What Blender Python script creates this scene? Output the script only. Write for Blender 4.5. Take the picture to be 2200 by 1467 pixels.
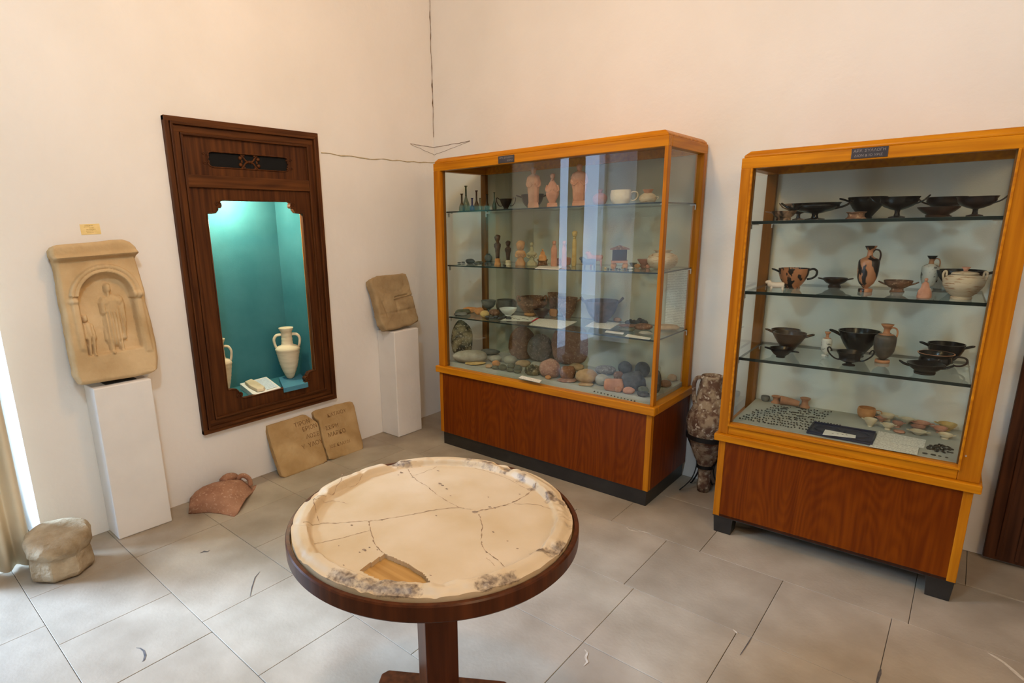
import bpy, math, random
from mathutils import Vector, Matrix, noise
random.seed(7)
for o in list(bpy.data.objects): bpy.data.objects.remove(o)
S = bpy.context.scene
PI = math.pi

# ------------------------------------------------------------------ camera
YAW, PITCH, ROLL, F = -0.7347, 0.2316, -0.022, 1227.7
PX, PY = 983.85, 777.05
O = Vector((3.1795, -3.3012, 1.5))
FW = Vector((math.sin(YAW)*math.cos(PITCH), math.cos(YAW)*math.cos(PITCH), -math.sin(PITCH)))
_r = Vector((math.cos(YAW), -math.sin(YAW), 0)); _u = _r.cross(FW)
CR = _r*math.cos(ROLL)+_u*math.sin(ROLL); CU = -_r*math.sin(ROLL)+_u*math.cos(ROLL)
cd = bpy.data.cameras.new('camera'); cam = bpy.data.objects.new('camera', cd); S.collection.objects.link(cam)
cam.matrix_world = Matrix(((CR.x, CU.x, -FW.x, O.x), (CR.y, CU.y, -FW.y, O.y), (CR.z, CU.z, -FW.z, O.z), (0, 0, 0, 1)))
cd.sensor_fit = 'HORIZONTAL'; cd.sensor_width = 36; cd.lens = F/2200*36
cd.shift_x = (1100-PX)/2200; cd.shift_y = (PY-733.5)/2200; cd.clip_start = .05
S.camera = cam
# ------------------------------------------------------------------ light and exposure
S.view_settings.view_transform = 'Standard'; S.view_settings.look = 'None'
S.view_settings.exposure = 0.0; S.view_settings.gamma = 1.0; S.view_settings.use_curve_mapping = False
w = bpy.data.worlds.new('sky'); S.world = w; w.use_nodes = True
bg = w.node_tree.nodes['Background']; bg.inputs[0].default_value = (.52, .71, 1, 1); bg.inputs[1].default_value = 9.0
def lamp(name, kind, loc, power, col, rot=None, **kw):
    l = bpy.data.lights.new(name, kind); l.energy = power; l.color = col
    for k, v in kw.items(): setattr(l, k, v)
    o = bpy.data.objects.new(name, l); o.location = loc; S.collection.objects.link(o)
    if rot is not None: o.rotation_euler = Vector(rot).to_track_quat('-Z', 'Y').to_euler()
    return o
lamp('sun', 'SUN', (-3, -6, 4), 16.0, (.44, .66, 1), (.74, .67, -.62), angle=math.radians(20))
p = lamp('daylight_portal', 'AREA', (-.52, -3.65, 1.25), 1, (1, 1, 1), (1, 0, 0), shape='RECTANGLE', size=1.7, size_y=2.5)
p.data.cycles.is_portal = True
lamp('warm_light', 'POINT', (1.75, -1.90, 2.8), 47, (1, .54, .18), shadow_soft_size=.10)
lamp('warm_light', 'POINT', (4.6, -3.1, 2.25), 58, (1, .68, .36), shadow_soft_size=.25)  # added low fill for warm bounce light, not a ceiling lamp
lamp('cool_ceiling_lamp', 'POINT', (2.45, -3.20, 2.95), 94, (.60, .82, 1), shadow_soft_size=.14)
lamp('niche_lamp', 'POINT', (-.17, -1.56, 1.735), 26, (1, .86, .60), shadow_soft_size=.03)

# ------------------------------------------------------------------ geometry helpers
def ray(px, py): return FW+CR*((px-PX)/F)-CU*((py-PY)/F)
def onp(px, py, p0, n):
    d = ray(px, py); return O+d*((Vector(p0)-O).dot(n)/d.dot(n))
def onz(px, py, z): return onp(px, py, (0, 0, z), Vector((0, 0, 1)))
def onx(px, py, x): return onp(px, py, (x, 0, 0), Vector((1, 0, 0)))
def ony(px, py, y): return onp(px, py, (0, y, 0), Vector((0, 1, 0)))
def ht(P, px, py, extra=0):
    d = ray(px, py); h = math.hypot(P[0]-O.x, P[1]-O.y)+extra
    return O.z+d.z*h/math.hypot(d.x, d.y)
def mpp(P): return (Vector(P)-O).dot(FW)/F
def away(P):
    d = Vector((P[0]-O.x, P[1]-O.y, 0)); return d.normalized()
def nz(v, s=1.0, seed=0): return noise.noise(Vector(v)*s+Vector((seed*7.31, seed*3.17, seed)))

class MB:
    def __init__(s): s.v = []; s.f = []; s.m = []
    def face(s, idx, mi=0): s.f.append(tuple(idx)); s.m.append(mi)
    def box(s, x0, x1, y0, y1, z0, z1, mi=0, side=None, M=None):
        b = len(s.v)
        P = [(x0,y0,z0),(x1,y0,z0),(x1,y1,z0),(x0,y1,z0),(x0,y0,z1),(x1,y0,z1),(x1,y1,z1),(x0,y1,z1)]
        if M is not None: P = [tuple(M @ Vector(p)) for p in P]
        s.v += P
        sd = mi if side is None else side
        for q, k in (((0,3,2,1),mi),((4,5,6,7),mi),((0,1,5,4),sd),((1,2,6,5),sd),((2,3,7,6),sd),((3,0,4,7),sd)):
            s.face([b+i for i in q], k)
        return s
    def prism(s, pts, z0, z1, mi=0, taper=1.0):
        b = len(s.v); n = len(pts)
        cx = sum(p[0] for p in pts)/n; cy = sum(p[1] for p in pts)/n
        s.v += [(p[0], p[1], z0) for p in pts]+[(cx+(p[0]-cx)*taper, cy+(p[1]-cy)*taper, z1) for p in pts]
        s.face([b+i for i in range(n)][::-1], mi); s.face([b+n+i for i in range(n)], mi)
        for i in range(n): s.face((b+i, b+(i+1)%n, b+n+(i+1)%n, b+n+i), mi)
        return s
    def lathe(s, prof, seg=28, ex=1.0, ey=1.0, off=(0,0,0), jit=0, seed=0, a0=0, mi=0, cap=True):
        b = len(s.v); n = len(prof)
        for i, pr in enumerate(prof):
            r, z = pr[0], pr[1]
            kx = pr[2] if len(pr) > 2 else 1; dx = pr[3] if len(pr) > 3 else 0; dy = pr[4] if len(pr) > 4 else 0
            for j in range(seg):
                a = a0+2*PI*j/seg; rr = r
                if jit and r > 0: rr = r*(1+jit*nz((math.cos(a)*1.5, math.sin(a)*1.5, i*.35), 1, seed))
                s.v.append((off[0]+rr*math.cos(a)*ex*kx+dx, off[1]+rr*math.sin(a)*ey+dy, off[2]+z))
        for i in range(n-1):
            for j in range(seg):
                k = (j+1) % seg; s.face((b+i*seg+j, b+i*seg+k, b+(i+1)*seg+k, b+(i+1)*seg+j), mi)
        if cap and prof[0][0] > 0: s.face([b+j for j in range(seg)][::-1], mi)
        if cap and prof[-1][0] > 0: s.face([b+(n-1)*seg+j for j in range(seg)], mi)
        return s
    def tube(s, pts, r, seg=8, flat=1.0, mi=0):
        pts = [Vector(p) for p in pts]; n = len(pts); rs = r if isinstance(r, (list, tuple)) else [r]*n
        b = len(s.v); pu = None
        for i, p in enumerate(pts):
            t = (pts[min(i+1, n-1)]-pts[max(i-1, 0)]).normalized()
            if pu is None: pu = t.orthogonal().normalized()
            pu = (pu-t*pu.dot(t)).normalized(); q = t.cross(pu)
            for j in range(seg):
                a = 2*PI*j/seg; s.v.append(tuple(p+pu*(math.cos(a)*rs[i])+q*(math.sin(a)*rs[i]*flat)))
        for i in range(n-1):
            for j in range(seg):
                k = (j+1) % seg; s.face((b+i*seg+j, b+i*seg+k, b+(i+1)*seg+k, b+(i+1)*seg+j), mi)
        s.face([b+j for j in range(seg)][::-1], mi); s.face([b+(n-1)*seg+j for j in range(seg)], mi)
        return s
    def ball(s, c, r, n=10, sc=(1,1,1), jit=0, seed=0, mi=0, blocky=0):
        b = len(s.v); m = n*2
        for i in range(n+1):
            th = PI*i/n
            for j in range(m):
                a = 2*PI*j/m; d = Vector((math.sin(th)*math.cos(a), math.sin(th)*math.sin(a), math.cos(th)))
                k = 1+jit*(nz(d, 1.3, seed)+.45*nz(d, 3.1, seed))
                if blocky:
                    mx = max(abs(d.x), abs(d.y), abs(d.z)); k *= (1-blocky)+blocky/mx*.8
                s.v.append((c[0]+d.x*r*k*sc[0], c[1]+d.y*r*k*sc[1], c[2]+d.z*r*k*sc[2]))
        for i in range(n):
            for j in range(m):
                k = (j+1) % m; s.face((b+i*m+j, b+(i+1)*m+j, b+(i+1)*m+k, b+i*m+k), mi)
        return s
    def quad(s, a, b_, c, d, mi=0):
        b = len(s.v); s.v += [tuple(a), tuple(b_), tuple(c), tuple(d)]; s.face((b, b+1, b+2, b+3), mi); return s

def ribbon(mb, pts, wd, up):
    pts = [Vector(p) for p in pts]; b = len(mb.v); n = len(pts)
    for i, p in enumerate(pts):
        t = (pts[min(i+1, n-1)]-pts[max(i-1, 0)]).normalized(); sd = t.cross(Vector(up)).normalized()
        q = wd[i] if isinstance(wd, list) else wd
        mb.v += [tuple(p+sd*q), tuple(p-sd*q)]
    for i in range(n-1): mb.face((b+2*i, b+2*i+1, b+2*i+3, b+2*i+2))
def smooth_pts(pts, n=4):
    pts = [Vector(p) for p in pts]; out = []
    for i in range(len(pts)-1):
        p0 = pts[max(i-1, 0)]; p1 = pts[i]; p2 = pts[i+1]; p3 = pts[min(i+2, len(pts)-1)]
        for k in range(n):
            t = k/n
            out.append(.5*((2*p1)+(p2-p0)*t+(2*p0-5*p1+4*p2-p3)*t*t+(3*p1-p0-3*p2+p3)*t**3))
    out.append(pts[-1]); return out

def obj(name, mb, mats, parent=None, smooth=False, bevel=0, loc=None, rotz=0, sharp=None, bseg=2):
    me = bpy.data.meshes.new(name); me.from_pydata(mb.v, [], mb.f)
    if not isinstance(mats, (list, tuple)): mats = [mats]
    for m in mats: me.materials.append(m)
    for p, k in zip(me.polygons, mb.m): p.material_index = k; p.use_smooth = smooth
    me.validate(); me.update()
    if smooth and sharp: me.set_sharp_from_angle(angle=math.radians(sharp))
    o = bpy.data.objects.new(name, me); S.collection.objects.link(o)
    if parent is not None: o.parent = parent
    if loc is not None: o.location = loc
    if rotz: o.rotation_euler[2] = rotz
    if bevel:
        b = o.modifiers.new('bevel', 'BEVEL'); b.width = bevel; b.segments = bseg; b.limit_method = 'ANGLE'
    return o
def tag(o, label, cat, group=None, kind=None):
    o['label'] = label; o['category'] = cat
    if group: o['group'] = group
    if kind: o['kind'] = kind
    return o
def struct(name, mb, m, parent=None, **k):
    o = obj(name, mb, m, parent, **k)
    if parent is None: o['kind'] = 'structure'
    return o
def thing(name, label, cat, loc=(0,0,0), rotz=0, group=None):
    o = bpy.data.objects.new(name, None); S.collection.objects.link(o)
    o.location = loc; o.rotation_euler = (0, 0, rotz); o.empty_display_size = .05
    return tag(o, label, cat, group)

# ------------------------------------------------------------------ materials
MC = {}
def base_mat(name):
    m = bpy.data.materials.new(name); m.use_nodes = True; nt = m.node_tree
    return m, nt, nt.nodes['Principled BSDF'], nt.nodes.new, nt.links.new
def c4(c): return (c[0], c[1], c[2], 1)
def mat(name, c1, c2=None, sc=14, rough=.65, bump=.25, metal=0, lo=.35, hi=.65, c3=None, fine=90, stretch=(1,1,1), bdist=.004, spec=.5, rnd=0):
    if name in MC: return MC[name]
    m, nt, bs, N, L = base_mat(name)
    bs.inputs['Roughness'].default_value = rough; bs.inputs['Metallic'].default_value = metal
    bs.inputs['Specular IOR Level'].default_value = spec
    tc = N('ShaderNodeTexCoord'); mp = N('ShaderNodeMapping'); mp.inputs['Scale'].default_value = stretch
    L(tc.outputs['Object'], mp.inputs[0])
    n1 = N('ShaderNodeTexNoise'); n1.inputs['Scale'].default_value = sc; n1.inputs['Detail'].default_value = 6
    L(mp.outputs[0], n1.inputs['Vector'])
    r = N('ShaderNodeValToRGB'); r.color_ramp.elements[0].position = lo; r.color_ramp.elements[1].position = hi
    r.color_ramp.elements[0].color = c4(c1); r.color_ramp.elements[1].color = c4(c2 or [x*1.25 for x in c1])
    L(n1.outputs[0], r.inputs[0]); col = r.outputs[0]
    n2 = N('ShaderNodeTexNoise'); n2.inputs['Scale'].default_value = fine; n2.inputs['Detail'].default_value = 4
    L(mp.outputs[0], n2.inputs['Vector'])
    if c3:
        r2 = N('ShaderNodeValToRGB'); r2.color_ramp.elements[0].position = .57; r2.color_ramp.elements[1].position = .66
        L(n2.outputs[0], r2.inputs[0]); mx = N('ShaderNodeMix'); mx.data_type = 'RGBA'
        L(r2.outputs[0], mx.inputs[0]); L(col, mx.inputs[6]); mx.inputs[7].default_value = c4(c3); col = mx.outputs[2]
    if rnd:
        gi = N('ShaderNodeNewGeometry'); hs = N('ShaderNodeHueSaturation'); mr = N('ShaderNodeMapRange')
        mr.inputs[3].default_value = 1-rnd; mr.inputs[4].default_value = 1+rnd
        L(gi.outputs['Random Per Island'], mr.inputs[0]); L(mr.outputs[0], hs.inputs['Value']); L(col, hs.inputs['Color']); col = hs.outputs[0]
    L(col, bs.inputs['Base Color'])
    if bump:
        bp = N('ShaderNodeBump'); bp.inputs['Strength'].default_value = bump; bp.inputs['Distance'].default_value = bdist
        ad = N('ShaderNodeMath'); ad.operation = 'ADD'; L(n1.outputs[0], ad.inputs[0]); L(n2.outputs[0], ad.inputs[1])
        L(ad.outputs[0], bp.inputs['Height']); L(bp.outputs[0], bs.inputs['Normal'])
    MC[name] = m; return m
def wood(name, c1, c2, axis=2, rough=.35, flame=False, k=1.0):
    if name in MC: return MC[name]
    m, nt, bs, N, L = base_mat(name)
    bs.inputs['Roughness'].default_value = rough; bs.inputs['Specular IOR Level'].default_value = .14
    tc = N('ShaderNodeTexCoord'); mp = N('ShaderNodeMapping'); s = [55*k]*3; s[axis] = 2.2*k
    mp.inputs['Scale'].default_value = s; L(tc.outputs['Object'], mp.inputs[0])
    n1 = N('ShaderNodeTexNoise'); n1.inputs['Scale'].default_value = 1; n1.inputs['Detail'].default_value = 5; L(mp.outputs[0], n1.inputs['Vector'])
    fac = n1.outputs[0]
    mp2 = N('ShaderNodeMapping'); s2 = [5.0]*3; s2[axis] = .75; mp2.inputs['Scale'].default_value = s2; L(tc.outputs['Object'], mp2.inputs[0])
    n2 = N('ShaderNodeTexNoise'); n2.inputs['Scale'].default_value = 1; n2.inputs['Detail'].default_value = 1.5; L(mp2.outputs[0], n2.inputs['Vector'])
    mu = N('ShaderNodeMath'); mu.operation = 'MULTIPLY'; mu.inputs[1].default_value = 190 if flame else 60; L(n2.outputs[0], mu.inputs[0])
    sn = N('ShaderNodeMath'); sn.operation = 'SINE'; L(mu.outputs[0], sn.inputs[0])
    sc = N('ShaderNodeMath'); sc.operation = 'MULTIPLY_ADD'; sc.inputs[1].default_value = .09 if flame else .05; L(sn.outputs[0], sc.inputs[0]); L(fac, sc.inputs[2])
    r = N('ShaderNodeValToRGB'); r.color_ramp.elements[0].position = .3; r.color_ramp.elements[1].position = .72
    r.color_ramp.elements[0].color = c4(c1); r.color_ramp.elements[1].color = c4(c2)
    L(sc.outputs[0], r.inputs[0]); L(r.outputs[0], bs.inputs['Base Color'])
    bp = N('ShaderNodeBump'); bp.inputs['Strength'].default_value = .12; bp.inputs['Distance'].default_value = .002
    L(fac, bp.inputs['Height']); L(bp.outputs[0], bs.inputs['Normal'])
    MC[name] = m; return m
def glassmat(name, tint, refl=1.0):
    if name in MC: return MC[name]
    m, nt, bs, N, L = base_mat(name); nt.nodes.remove(bs); out = nt.nodes['Material Output']
    t = N('ShaderNodeBsdfTransparent'); t.inputs[0].default_value = c4(tint)
    g = N('ShaderNodeBsdfGlossy'); g.inputs['Roughness'].default_value = 0.0; g.inputs[0].default_value = (refl, refl, refl, 1)
    fr = N('ShaderNodeFresnel'); fr.inputs[0].default_value = 1.5
    ge = N('ShaderNodeNewGeometry'); sb = N('ShaderNodeMath'); sb.operation = 'SUBTRACT'; sb.inputs[0].default_value = 1; L(ge.outputs['Backfacing'], sb.inputs[1])
    mu = N('ShaderNodeMath'); mu.operation = 'MULTIPLY'; L(fr.outputs[0], mu.inputs[0]); L(sb.outputs[0], mu.inputs[1])
    mx = N('ShaderNodeMixShader'); L(mu.outputs[0], mx.inputs[0]); L(t.outputs[0], mx.inputs[1]); L(g.outputs[0], mx.inputs[2]); L(mx.outputs[0], out.inputs[0])
    MC[name] = m; return m
def paper(name, c, ink, axis=1, freq=260, x0=-1, lo=.5):
    """sheet with rows of small unreadable print"""
    if name in MC: return MC[name]
    m, nt, bs, N, L = base_mat(name); bs.inputs['Roughness'].default_value = .8
    tc = N('ShaderNodeTexCoord'); sp = N('ShaderNodeSeparateXYZ'); L(tc.outputs['Object'], sp.inputs[0])
    mu = N('ShaderNodeMath'); mu.operation = 'MULTIPLY'; mu.inputs[1].default_value = freq*2; L(sp.outputs[axis], mu.inputs[0])
    sn = N('ShaderNodeMath'); sn.operation = 'SINE'; L(mu.outputs[0], sn.inputs[0])
    gt = N('ShaderNodeMath'); gt.operation = 'GREATER_THAN'; gt.inputs[1].default_value = .1; L(sn.outputs[0], gt.inputs[0])
    nn = N('ShaderNodeTexNoise'); nn.inputs['Scale'].default_value = 150; L(tc.outputs['Object'], nn.inputs['Vector'])
    g2 = N('ShaderNodeMath'); g2.operation = 'GREATER_THAN'; g2.inputs[1].default_value = lo; L(nn.outputs[0], g2.inputs[0])
    a = N('ShaderNodeMath'); a.operation = 'MULTIPLY'; L(gt.outputs[0], a.inputs[0]); L(g2.outputs[0], a.inputs[1])
    b = N('ShaderNodeMath'); b.operation = 'MULTIPLY'; b.inputs[1].default_value = .6; L(a.outputs[0], b.inputs[0])
    mx = N('ShaderNodeMix'); mx.data_type = 'RGBA'; L(b.outputs[0], mx.inputs[0]); mx.inputs[6].default_value = c4(c); mx.inputs[7].default_value = c4(ink)
    L(mx.outputs[2], bs.inputs['Base Color']); MC[name] = m; return m

PLASTER = mat('wall_plaster', (.77, .73, .675), (.84, .80, .75), sc=1.6, rough=.85, bump=.35, lo=.3, hi=.7, fine=26, bdist=.006, spec=.2)
PLASTER2 = mat('pedestal_plaster', (.74, .70, .65), (.82, .78, .73), sc=3, rough=.85, bump=.3, fine=30, bdist=.004, spec=.2)
FLOOR = mat('floor_stone', (.26, .205, .145), (.41, .335, .25), sc=4.5, rough=.5, bump=.15, lo=.25, hi=.75, fine=75, rnd=.07, bdist=.004, spec=.4)
GROUT = mat('floor_grout', (.10, .085, .065), rough=.9)
WX = wood('case_wood_along_x', (.40, .128, .003), (.62, .235, .006), 0)
WY = wood('case_wood_along_y', (.40, .128, .003), (.62, .235, .006), 1)
WZ = wood('case_wood_upright', (.33, .098, .003), (.52, .185, .006), 2)
WP = wood('case_wood_panel', (.115, .0185, .0005), (.185, .036, .0008), 2, flame=True)
WIN = wood('case_wood_inside', (.16, .062, .014), (.27, .12, .03), 2)
DW = wood('dark_frame_wood_upright', (.045, .014, .005), (.115, .038, .010), 2, rough=.45)
DWY = wood('dark_frame_wood_level', (.05, .016, .005), (.135, .046, .012), 1, rough=.45)
DX = wood('dark_door_wood', (.035, .012, .006), (.095, .034, .014), 2, rough=.6)
TWD = wood('table_wood', (.045, .012, .004), (.095, .026, .008), 2, rough=.3)
TWT = wood('table_board_wood', (.30, .14, .035), (.5, .27, .08), 0, rough=.5)
KICK = mat('black_paint', (.012, .010, .008), (.02, .017, .014), rough=.4, bump=.1)
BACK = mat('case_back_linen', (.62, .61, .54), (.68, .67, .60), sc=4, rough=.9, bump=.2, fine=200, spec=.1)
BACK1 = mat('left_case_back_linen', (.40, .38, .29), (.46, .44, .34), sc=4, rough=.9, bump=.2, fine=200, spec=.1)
CFLOOR = mat('case_floor_felt', (.36, .36, .31), (.43, .43, .37), sc=6, rough=.9, bump=.1, spec=.1)
GL = glassmat('case_glass', (.955, .98, .965))
GS = glassmat('shelf_glass', (.93, .97, .955))
GE = mat('shelf_glass_edge', (.003, .009, .008), (.005, .014, .012), rough=.3, bump=0)
METAL = mat('bracket_metal', (.6, .6, .58), rough=.35, metal=.8, bump=0)
TEAL = mat('teal_fabric', (.040, .165, .19), (.055, .195, .22), sc=5, rough=.9, bump=.35, fine=240, stretch=(1, 1, 1), spec=.1, bdist=.002)
BLK = mat('black_glaze', (.004, .0035, .0035), (.011, .009, .008), sc=12, rough=.24, bump=.08, spec=.35)
BRG = mat('brown_black_glaze', (.009, .005, .004), (.045, .020, .011), sc=14, rough=.32, bump=.1, spec=.35)
WORN = mat('worn_glaze', (.02, .012, .009), (.30, .17, .10), sc=34, rough=.45, bump=.2, lo=.46, hi=.60)
REDF = mat('red_figure_glaze', (.010, .007, .006), (.42, .17, .075), sc=42, rough=.35, bump=.05, lo=.475, hi=.50, stretch=(1, 1, .55))
REDL = mat('red_figure_lekythos', (.012, .008, .007), (.40, .17, .08), sc=34, rough=.35, bump=.05, lo=.49, hi=.51, stretch=(1, 1, .4))
TERR = mat('terracotta', (.36, .145, .065), (.50, .23, .11), sc=20, rough=.8, bump=.25)
PINK = mat('pink_terracotta', (.42, .185, .115), (.54, .27, .175), sc=22, rough=.85, bump=.3)
ORNG = mat('orange_clay', (.42, .17, .05), (.58, .28, .10), sc=25, rough=.85, bump=.35)
BRNC = mat('brown_clay', (.10, .045, .022), (.22, .10, .05), sc=22, rough=.7, bump=.4, c3=(.38,.24,.14))
GRYC = mat('grey_clay', (.10, .10, .085), (.17, .165, .14), sc=18, rough=.7, bump=.2)
PALE = mat('pale_clay', (.56, .45, .28), (.70, .58, .40), sc=16, rough=.8, bump=.25)
BEIGE = mat('beige_banded_clay', (.44, .34, .22), (.56, .45, .31), sc=16, rough=.7, bump=.15, c3=(.28,.14,.06), stretch=(.35,.35,2.5))
CREAM = mat('cream_amphora_clay', (.60, .50, .33), (.74, .64, .46), sc=9, rough=.85, bump=.45, fine=55, stretch=(.6,.6,4))
WHT = mat('white_ground', (.58, .56, .49), (.68, .66, .58), sc=20, rough=.6, bump=.1, c3=(.12,.11,.09), fine=55)
OCHRE = mat('ochre_clay', (.42, .28, .09), (.56, .40, .16), sc=24, rough=.85, bump=.35)
LIME = mat('sandstone_relief', (.50, .34, .17), (.66, .48, .27), sc=5, rough=.9, bump=.5, fine=70, spec=.2)
LIME2 = mat('brown_sandstone', (.32, .22, .115), (.42, .30, .16), sc=9, rough=.9, bump=.7, fine=60, spec=.2)
INSC = mat('inscribed_stone', (.40, .25, .105), (.52, .35, .17), sc=7, rough=.85, bump=.4, fine=60, spec=.2)
DRUM = mat('weathered_limestone', (.27, .19, .105), (.50, .40, .27), sc=9, rough=.9, bump=.9, fine=60, spec=.2, bdist=.008)
INK = mat('cut_letter_shadow', (.22, .12, .045), rough=.9, bump=0)
SHERD = mat('coarse_brown_pottery', (.27, .12, .065), (.38, .19, .11), sc=12, rough=.85, bump=.4, fine=80, c3=(.45,.26,.17))
SEAAM = mat('encrusted_pottery', (.13, .065, .04), (.36, .27, .18), sc=26, rough=.9, bump=.8, fine=50, c3=(.58,.50,.40), lo=.42, hi=.58)
IRON = mat('black_iron', (.012, .012, .013), rough=.5, metal=.3, bump=0)
NAVY = mat('navy_case_cloth', (.008, .012, .035), (.015, .02, .05), rough=.5, bump=.1)
CARD = mat('white_card', (.74, .72, .66), (.8, .78, .72), rough=.8, bump=0)
TEXT1 = paper('printed_sheet', (.76, .74, .66), (.28, .26, .22))
TEXTV = paper('printed_panel', (.66, .65, .58), (.30, .29, .25), axis=2, freq=330, lo=.42)
YCARD = mat('yellow_card', (.80, .60, .24), (.86, .66, .30), sc=30, rough=.7, bump=0)
BRZ = mat('dark_bronze', (.035, .030, .022), (.07, .06, .04), sc=60, rough=.55, metal=.3, bump=.2)
PLQ = mat('dark_plaque', (.035, .028, .030), (.05, .04, .042), rough=.3, bump=.05)
LETT = mat('plaque_letter', (.22, .19, .17), rough=.5, bump=0)
RED = mat('red_border', (.5, .01, .02), rough=.6, bump=0)
CURT = mat('cream_curtain', (.70, .60, .42), (.76, .66, .48), sc=5, rough=.9, bump=.1)
WPAINT = mat('white_door_paint', (.78, .79, .80), (.84, .85, .86), sc=5, rough=.5, bump=.05)
ROCKP = mat('pink_stone', (.24, .12, .085), (.36, .20, .14), sc=30, rough=.9, bump=.5, c3=(.42,.28,.2))
ROCKG = mat('grey_speckled_stone', (.13, .11, .10), (.24, .21, .19), sc=40, rough=.9, bump=.5, c3=(.36,.32,.28))
ROCKR = mat('red_brown_stone', (.15, .065, .03), (.25, .115, .055), sc=30, rough=.9, bump=.5, c3=(.32,.19,.12))
ROCKD = mat('dark_stone', (.035, .036, .038), (.08, .08, .08), sc=30, rough=.85, bump=.5)
ROCKO = mat('olive_stone', (.07, .075, .045), (.14, .14, .085), sc=22, rough=.8, bump=.3)
ROCKM = mat('mottled_stone', (.035, .03, .018), (.26, .21, .11), sc=16, rough=.9, bump=.7, c3=(.42,.38,.27), lo=.42, hi=.6)
ROCKL = mat('pale_grey_stone', (.30, .28, .22), (.42, .39, .32), sc=20, rough=.85, bump=.35)
ROCKT = mat('tan_stone', (.36, .22, .11), (.50, .34, .19), sc=24, rough=.9, bump=.5)
def bottleglass(name, col): 
    return glassmat(name, col)

# ------------------------------------------------------------------ the room
T = .5
fl = MB()
bands = [(-6.5, -5.9), (-5.9, -5.45), (-5.45, -5.03), (-5.03, -4.6), (-4.6, -4.2), (-4.2, -3.78), (-3.78, -3.365), (-3.365, -2.948), (-2.948, -2.532), (-2.532, -2.117), (-2.117, -1.66), (-1.66, -1.24), (-1.24, -.782), (-.782, -.34), (-.34, 0)]
cuts = {7: [.05,.63,1.45,2.2,2.95,3.7,4.4], 8: [.372,.80,1.176,1.9,2.6,3.3,4.1,4.8], 9: [.385,1.09,1.52,2.27,2.9,3.6,4.5], 10: [.385,.75,1.30,1.85,2.29,2.98,3.5,4.3],
        11: [.385,1.0,1.6,2.29,2.70,3.2,3.9,4.7], 12: [.385,1.2,1.75,2.245,2.75,3.125,3.75,4.4], 13: [.525,1.1,1.95,2.40,3.175,3.62,4.3], 14: [.7,1.3,2.0,2.62,3.33,3.9,4.6]}
random.seed(3)
for i, (y0, y1) in enumerate(bands):
    xs = cuts.get(i) or [.4+k*.68+random.uniform(-.1, .1) for k in range(7)]
    xs = [-.02]+xs+[5.22]
    for a, b in zip(xs[:-1], xs[1:]):
        g = .0009; z = random.uniform(-.0012, .0)
        fl.box(a+g, b-g, y0+g, y1-g, -.03, z)
fl.box(-.018, 5.218, -12, -6.502, -.03, 0)
fo = struct('floor', fl, FLOOR, bevel=.0015)
g = MB().box(-.6, 5.3, -12.1, .1, -.12, -.006); obj('floor_joints', g, GROUT, fo)
# walls; the left wall has the niche opening and the garden door
NY0, NY1, NZ0, NZ1 = -1.86, -1.15, .49, 1.78
DY0, DY1, DZ = -4.50, -2.80, 2.50
wl = MB()
H = 3.9
wl.box(-T, 0, -12, DY0, 0, H); wl.box(-T, 0, DY0, DY1, DZ, H); wl.box(-T, 0, DY1, NY0, 0, H)
wl.box(-T, 0, NY0, NY1, 0, NZ0); wl.box(-T, 0, NY0, NY1, NZ1, H); wl.box(-T, 0, NY1, .0, 0, H)
wlo = struct('wall_left', wl, PLASTER)
wb = MB(); wb.box(-T, 3.46, 0, T, 0, H); wb.box(3.46, 4.36, 0, T, 2.15, H); wb.box(4.36, 5.7, 0, T, 0, H)
wbo = struct('wall_back', wb, PLASTER)
struct('wall_right', MB().box(5.2, 5.7, -12, 0, 0, H), PLASTER)
struct('wall_front', MB().box(-T, 5.7, -12.5, -12, 0, H), PLASTER)
struct('ceiling', MB().box(-T, 5.7, -12.5, T, H, H+.1), mat('ceiling_plaster', (.66,.60,.50), (.72,.66,.56), sc=2, rough=.9, bump=.1))
# ground outside the garden door
struct('ground_outside', MB().box(-9, -.5, -9, 3, -.2, -.02), mat('pale_paving', (.5,.5,.48), (.6,.6,.58), sc=3))
# marks on the paving
m = MB()
P = [onz(a, b, .0006) for a, b in ((292,1391),(301,1392),(309,1398),(312,1408),(309,1418),(305,1421))]
ribbon(m, P, [.0005,.002,.0035,.004,.003,.0008], (0, 0, 1))
P = [onz(a, b, .0006) for a, b in ((430,1188),(438,1184),(446,1185),(451,1181))]; ribbon(m, P, [.001,.005,.003,.001], (0, 0, 1))
P = [onz(a, b, .0006) for a, b in ((558,1228),(548,1240),(541,1262),(537,1282))]; ribbon(m, P, [.001,.002,.002,.0008], (0, 0, 1))
P = [onz(a, b, .0006) for a, b in ((1615,1368),(1608,1380),(1590,1407))]; ribbon(m, P, [.001,.002,.001], (0, 0, 1))
P = [onz(a, b, .0006) for a, b in ((1893,1437),(1890,1446),(1884,1467))]; ribbon(m, P, [.001,.005,.003], (0, 0, 1))
obj('paving_mark', m, mat('dark_scuff', (.05,.045,.045), (.11,.09,.08), sc=60, rough=.8, bump=0), fo)
m = MB()
P = [Vector((x, -.336+.006*nz((x*9, 0, 0), 1, 2), .0008)) for x in [2.05+.03*k for k in range(56)]]; ribbon(m, P, [.002+.004*abs(nz((k*.6, 1, 0), 1, 4)) for k in range(len(P))], (0, 0, 1))
P = [onz(a, b, .0006) for a, b in ((2122,1402),(2140,1412),(2158,1424),(2180,1443),(2202,1462))]; ribbon(m, P, [.002,.006,.005,.007,.006], (0, 0, 1))
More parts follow.
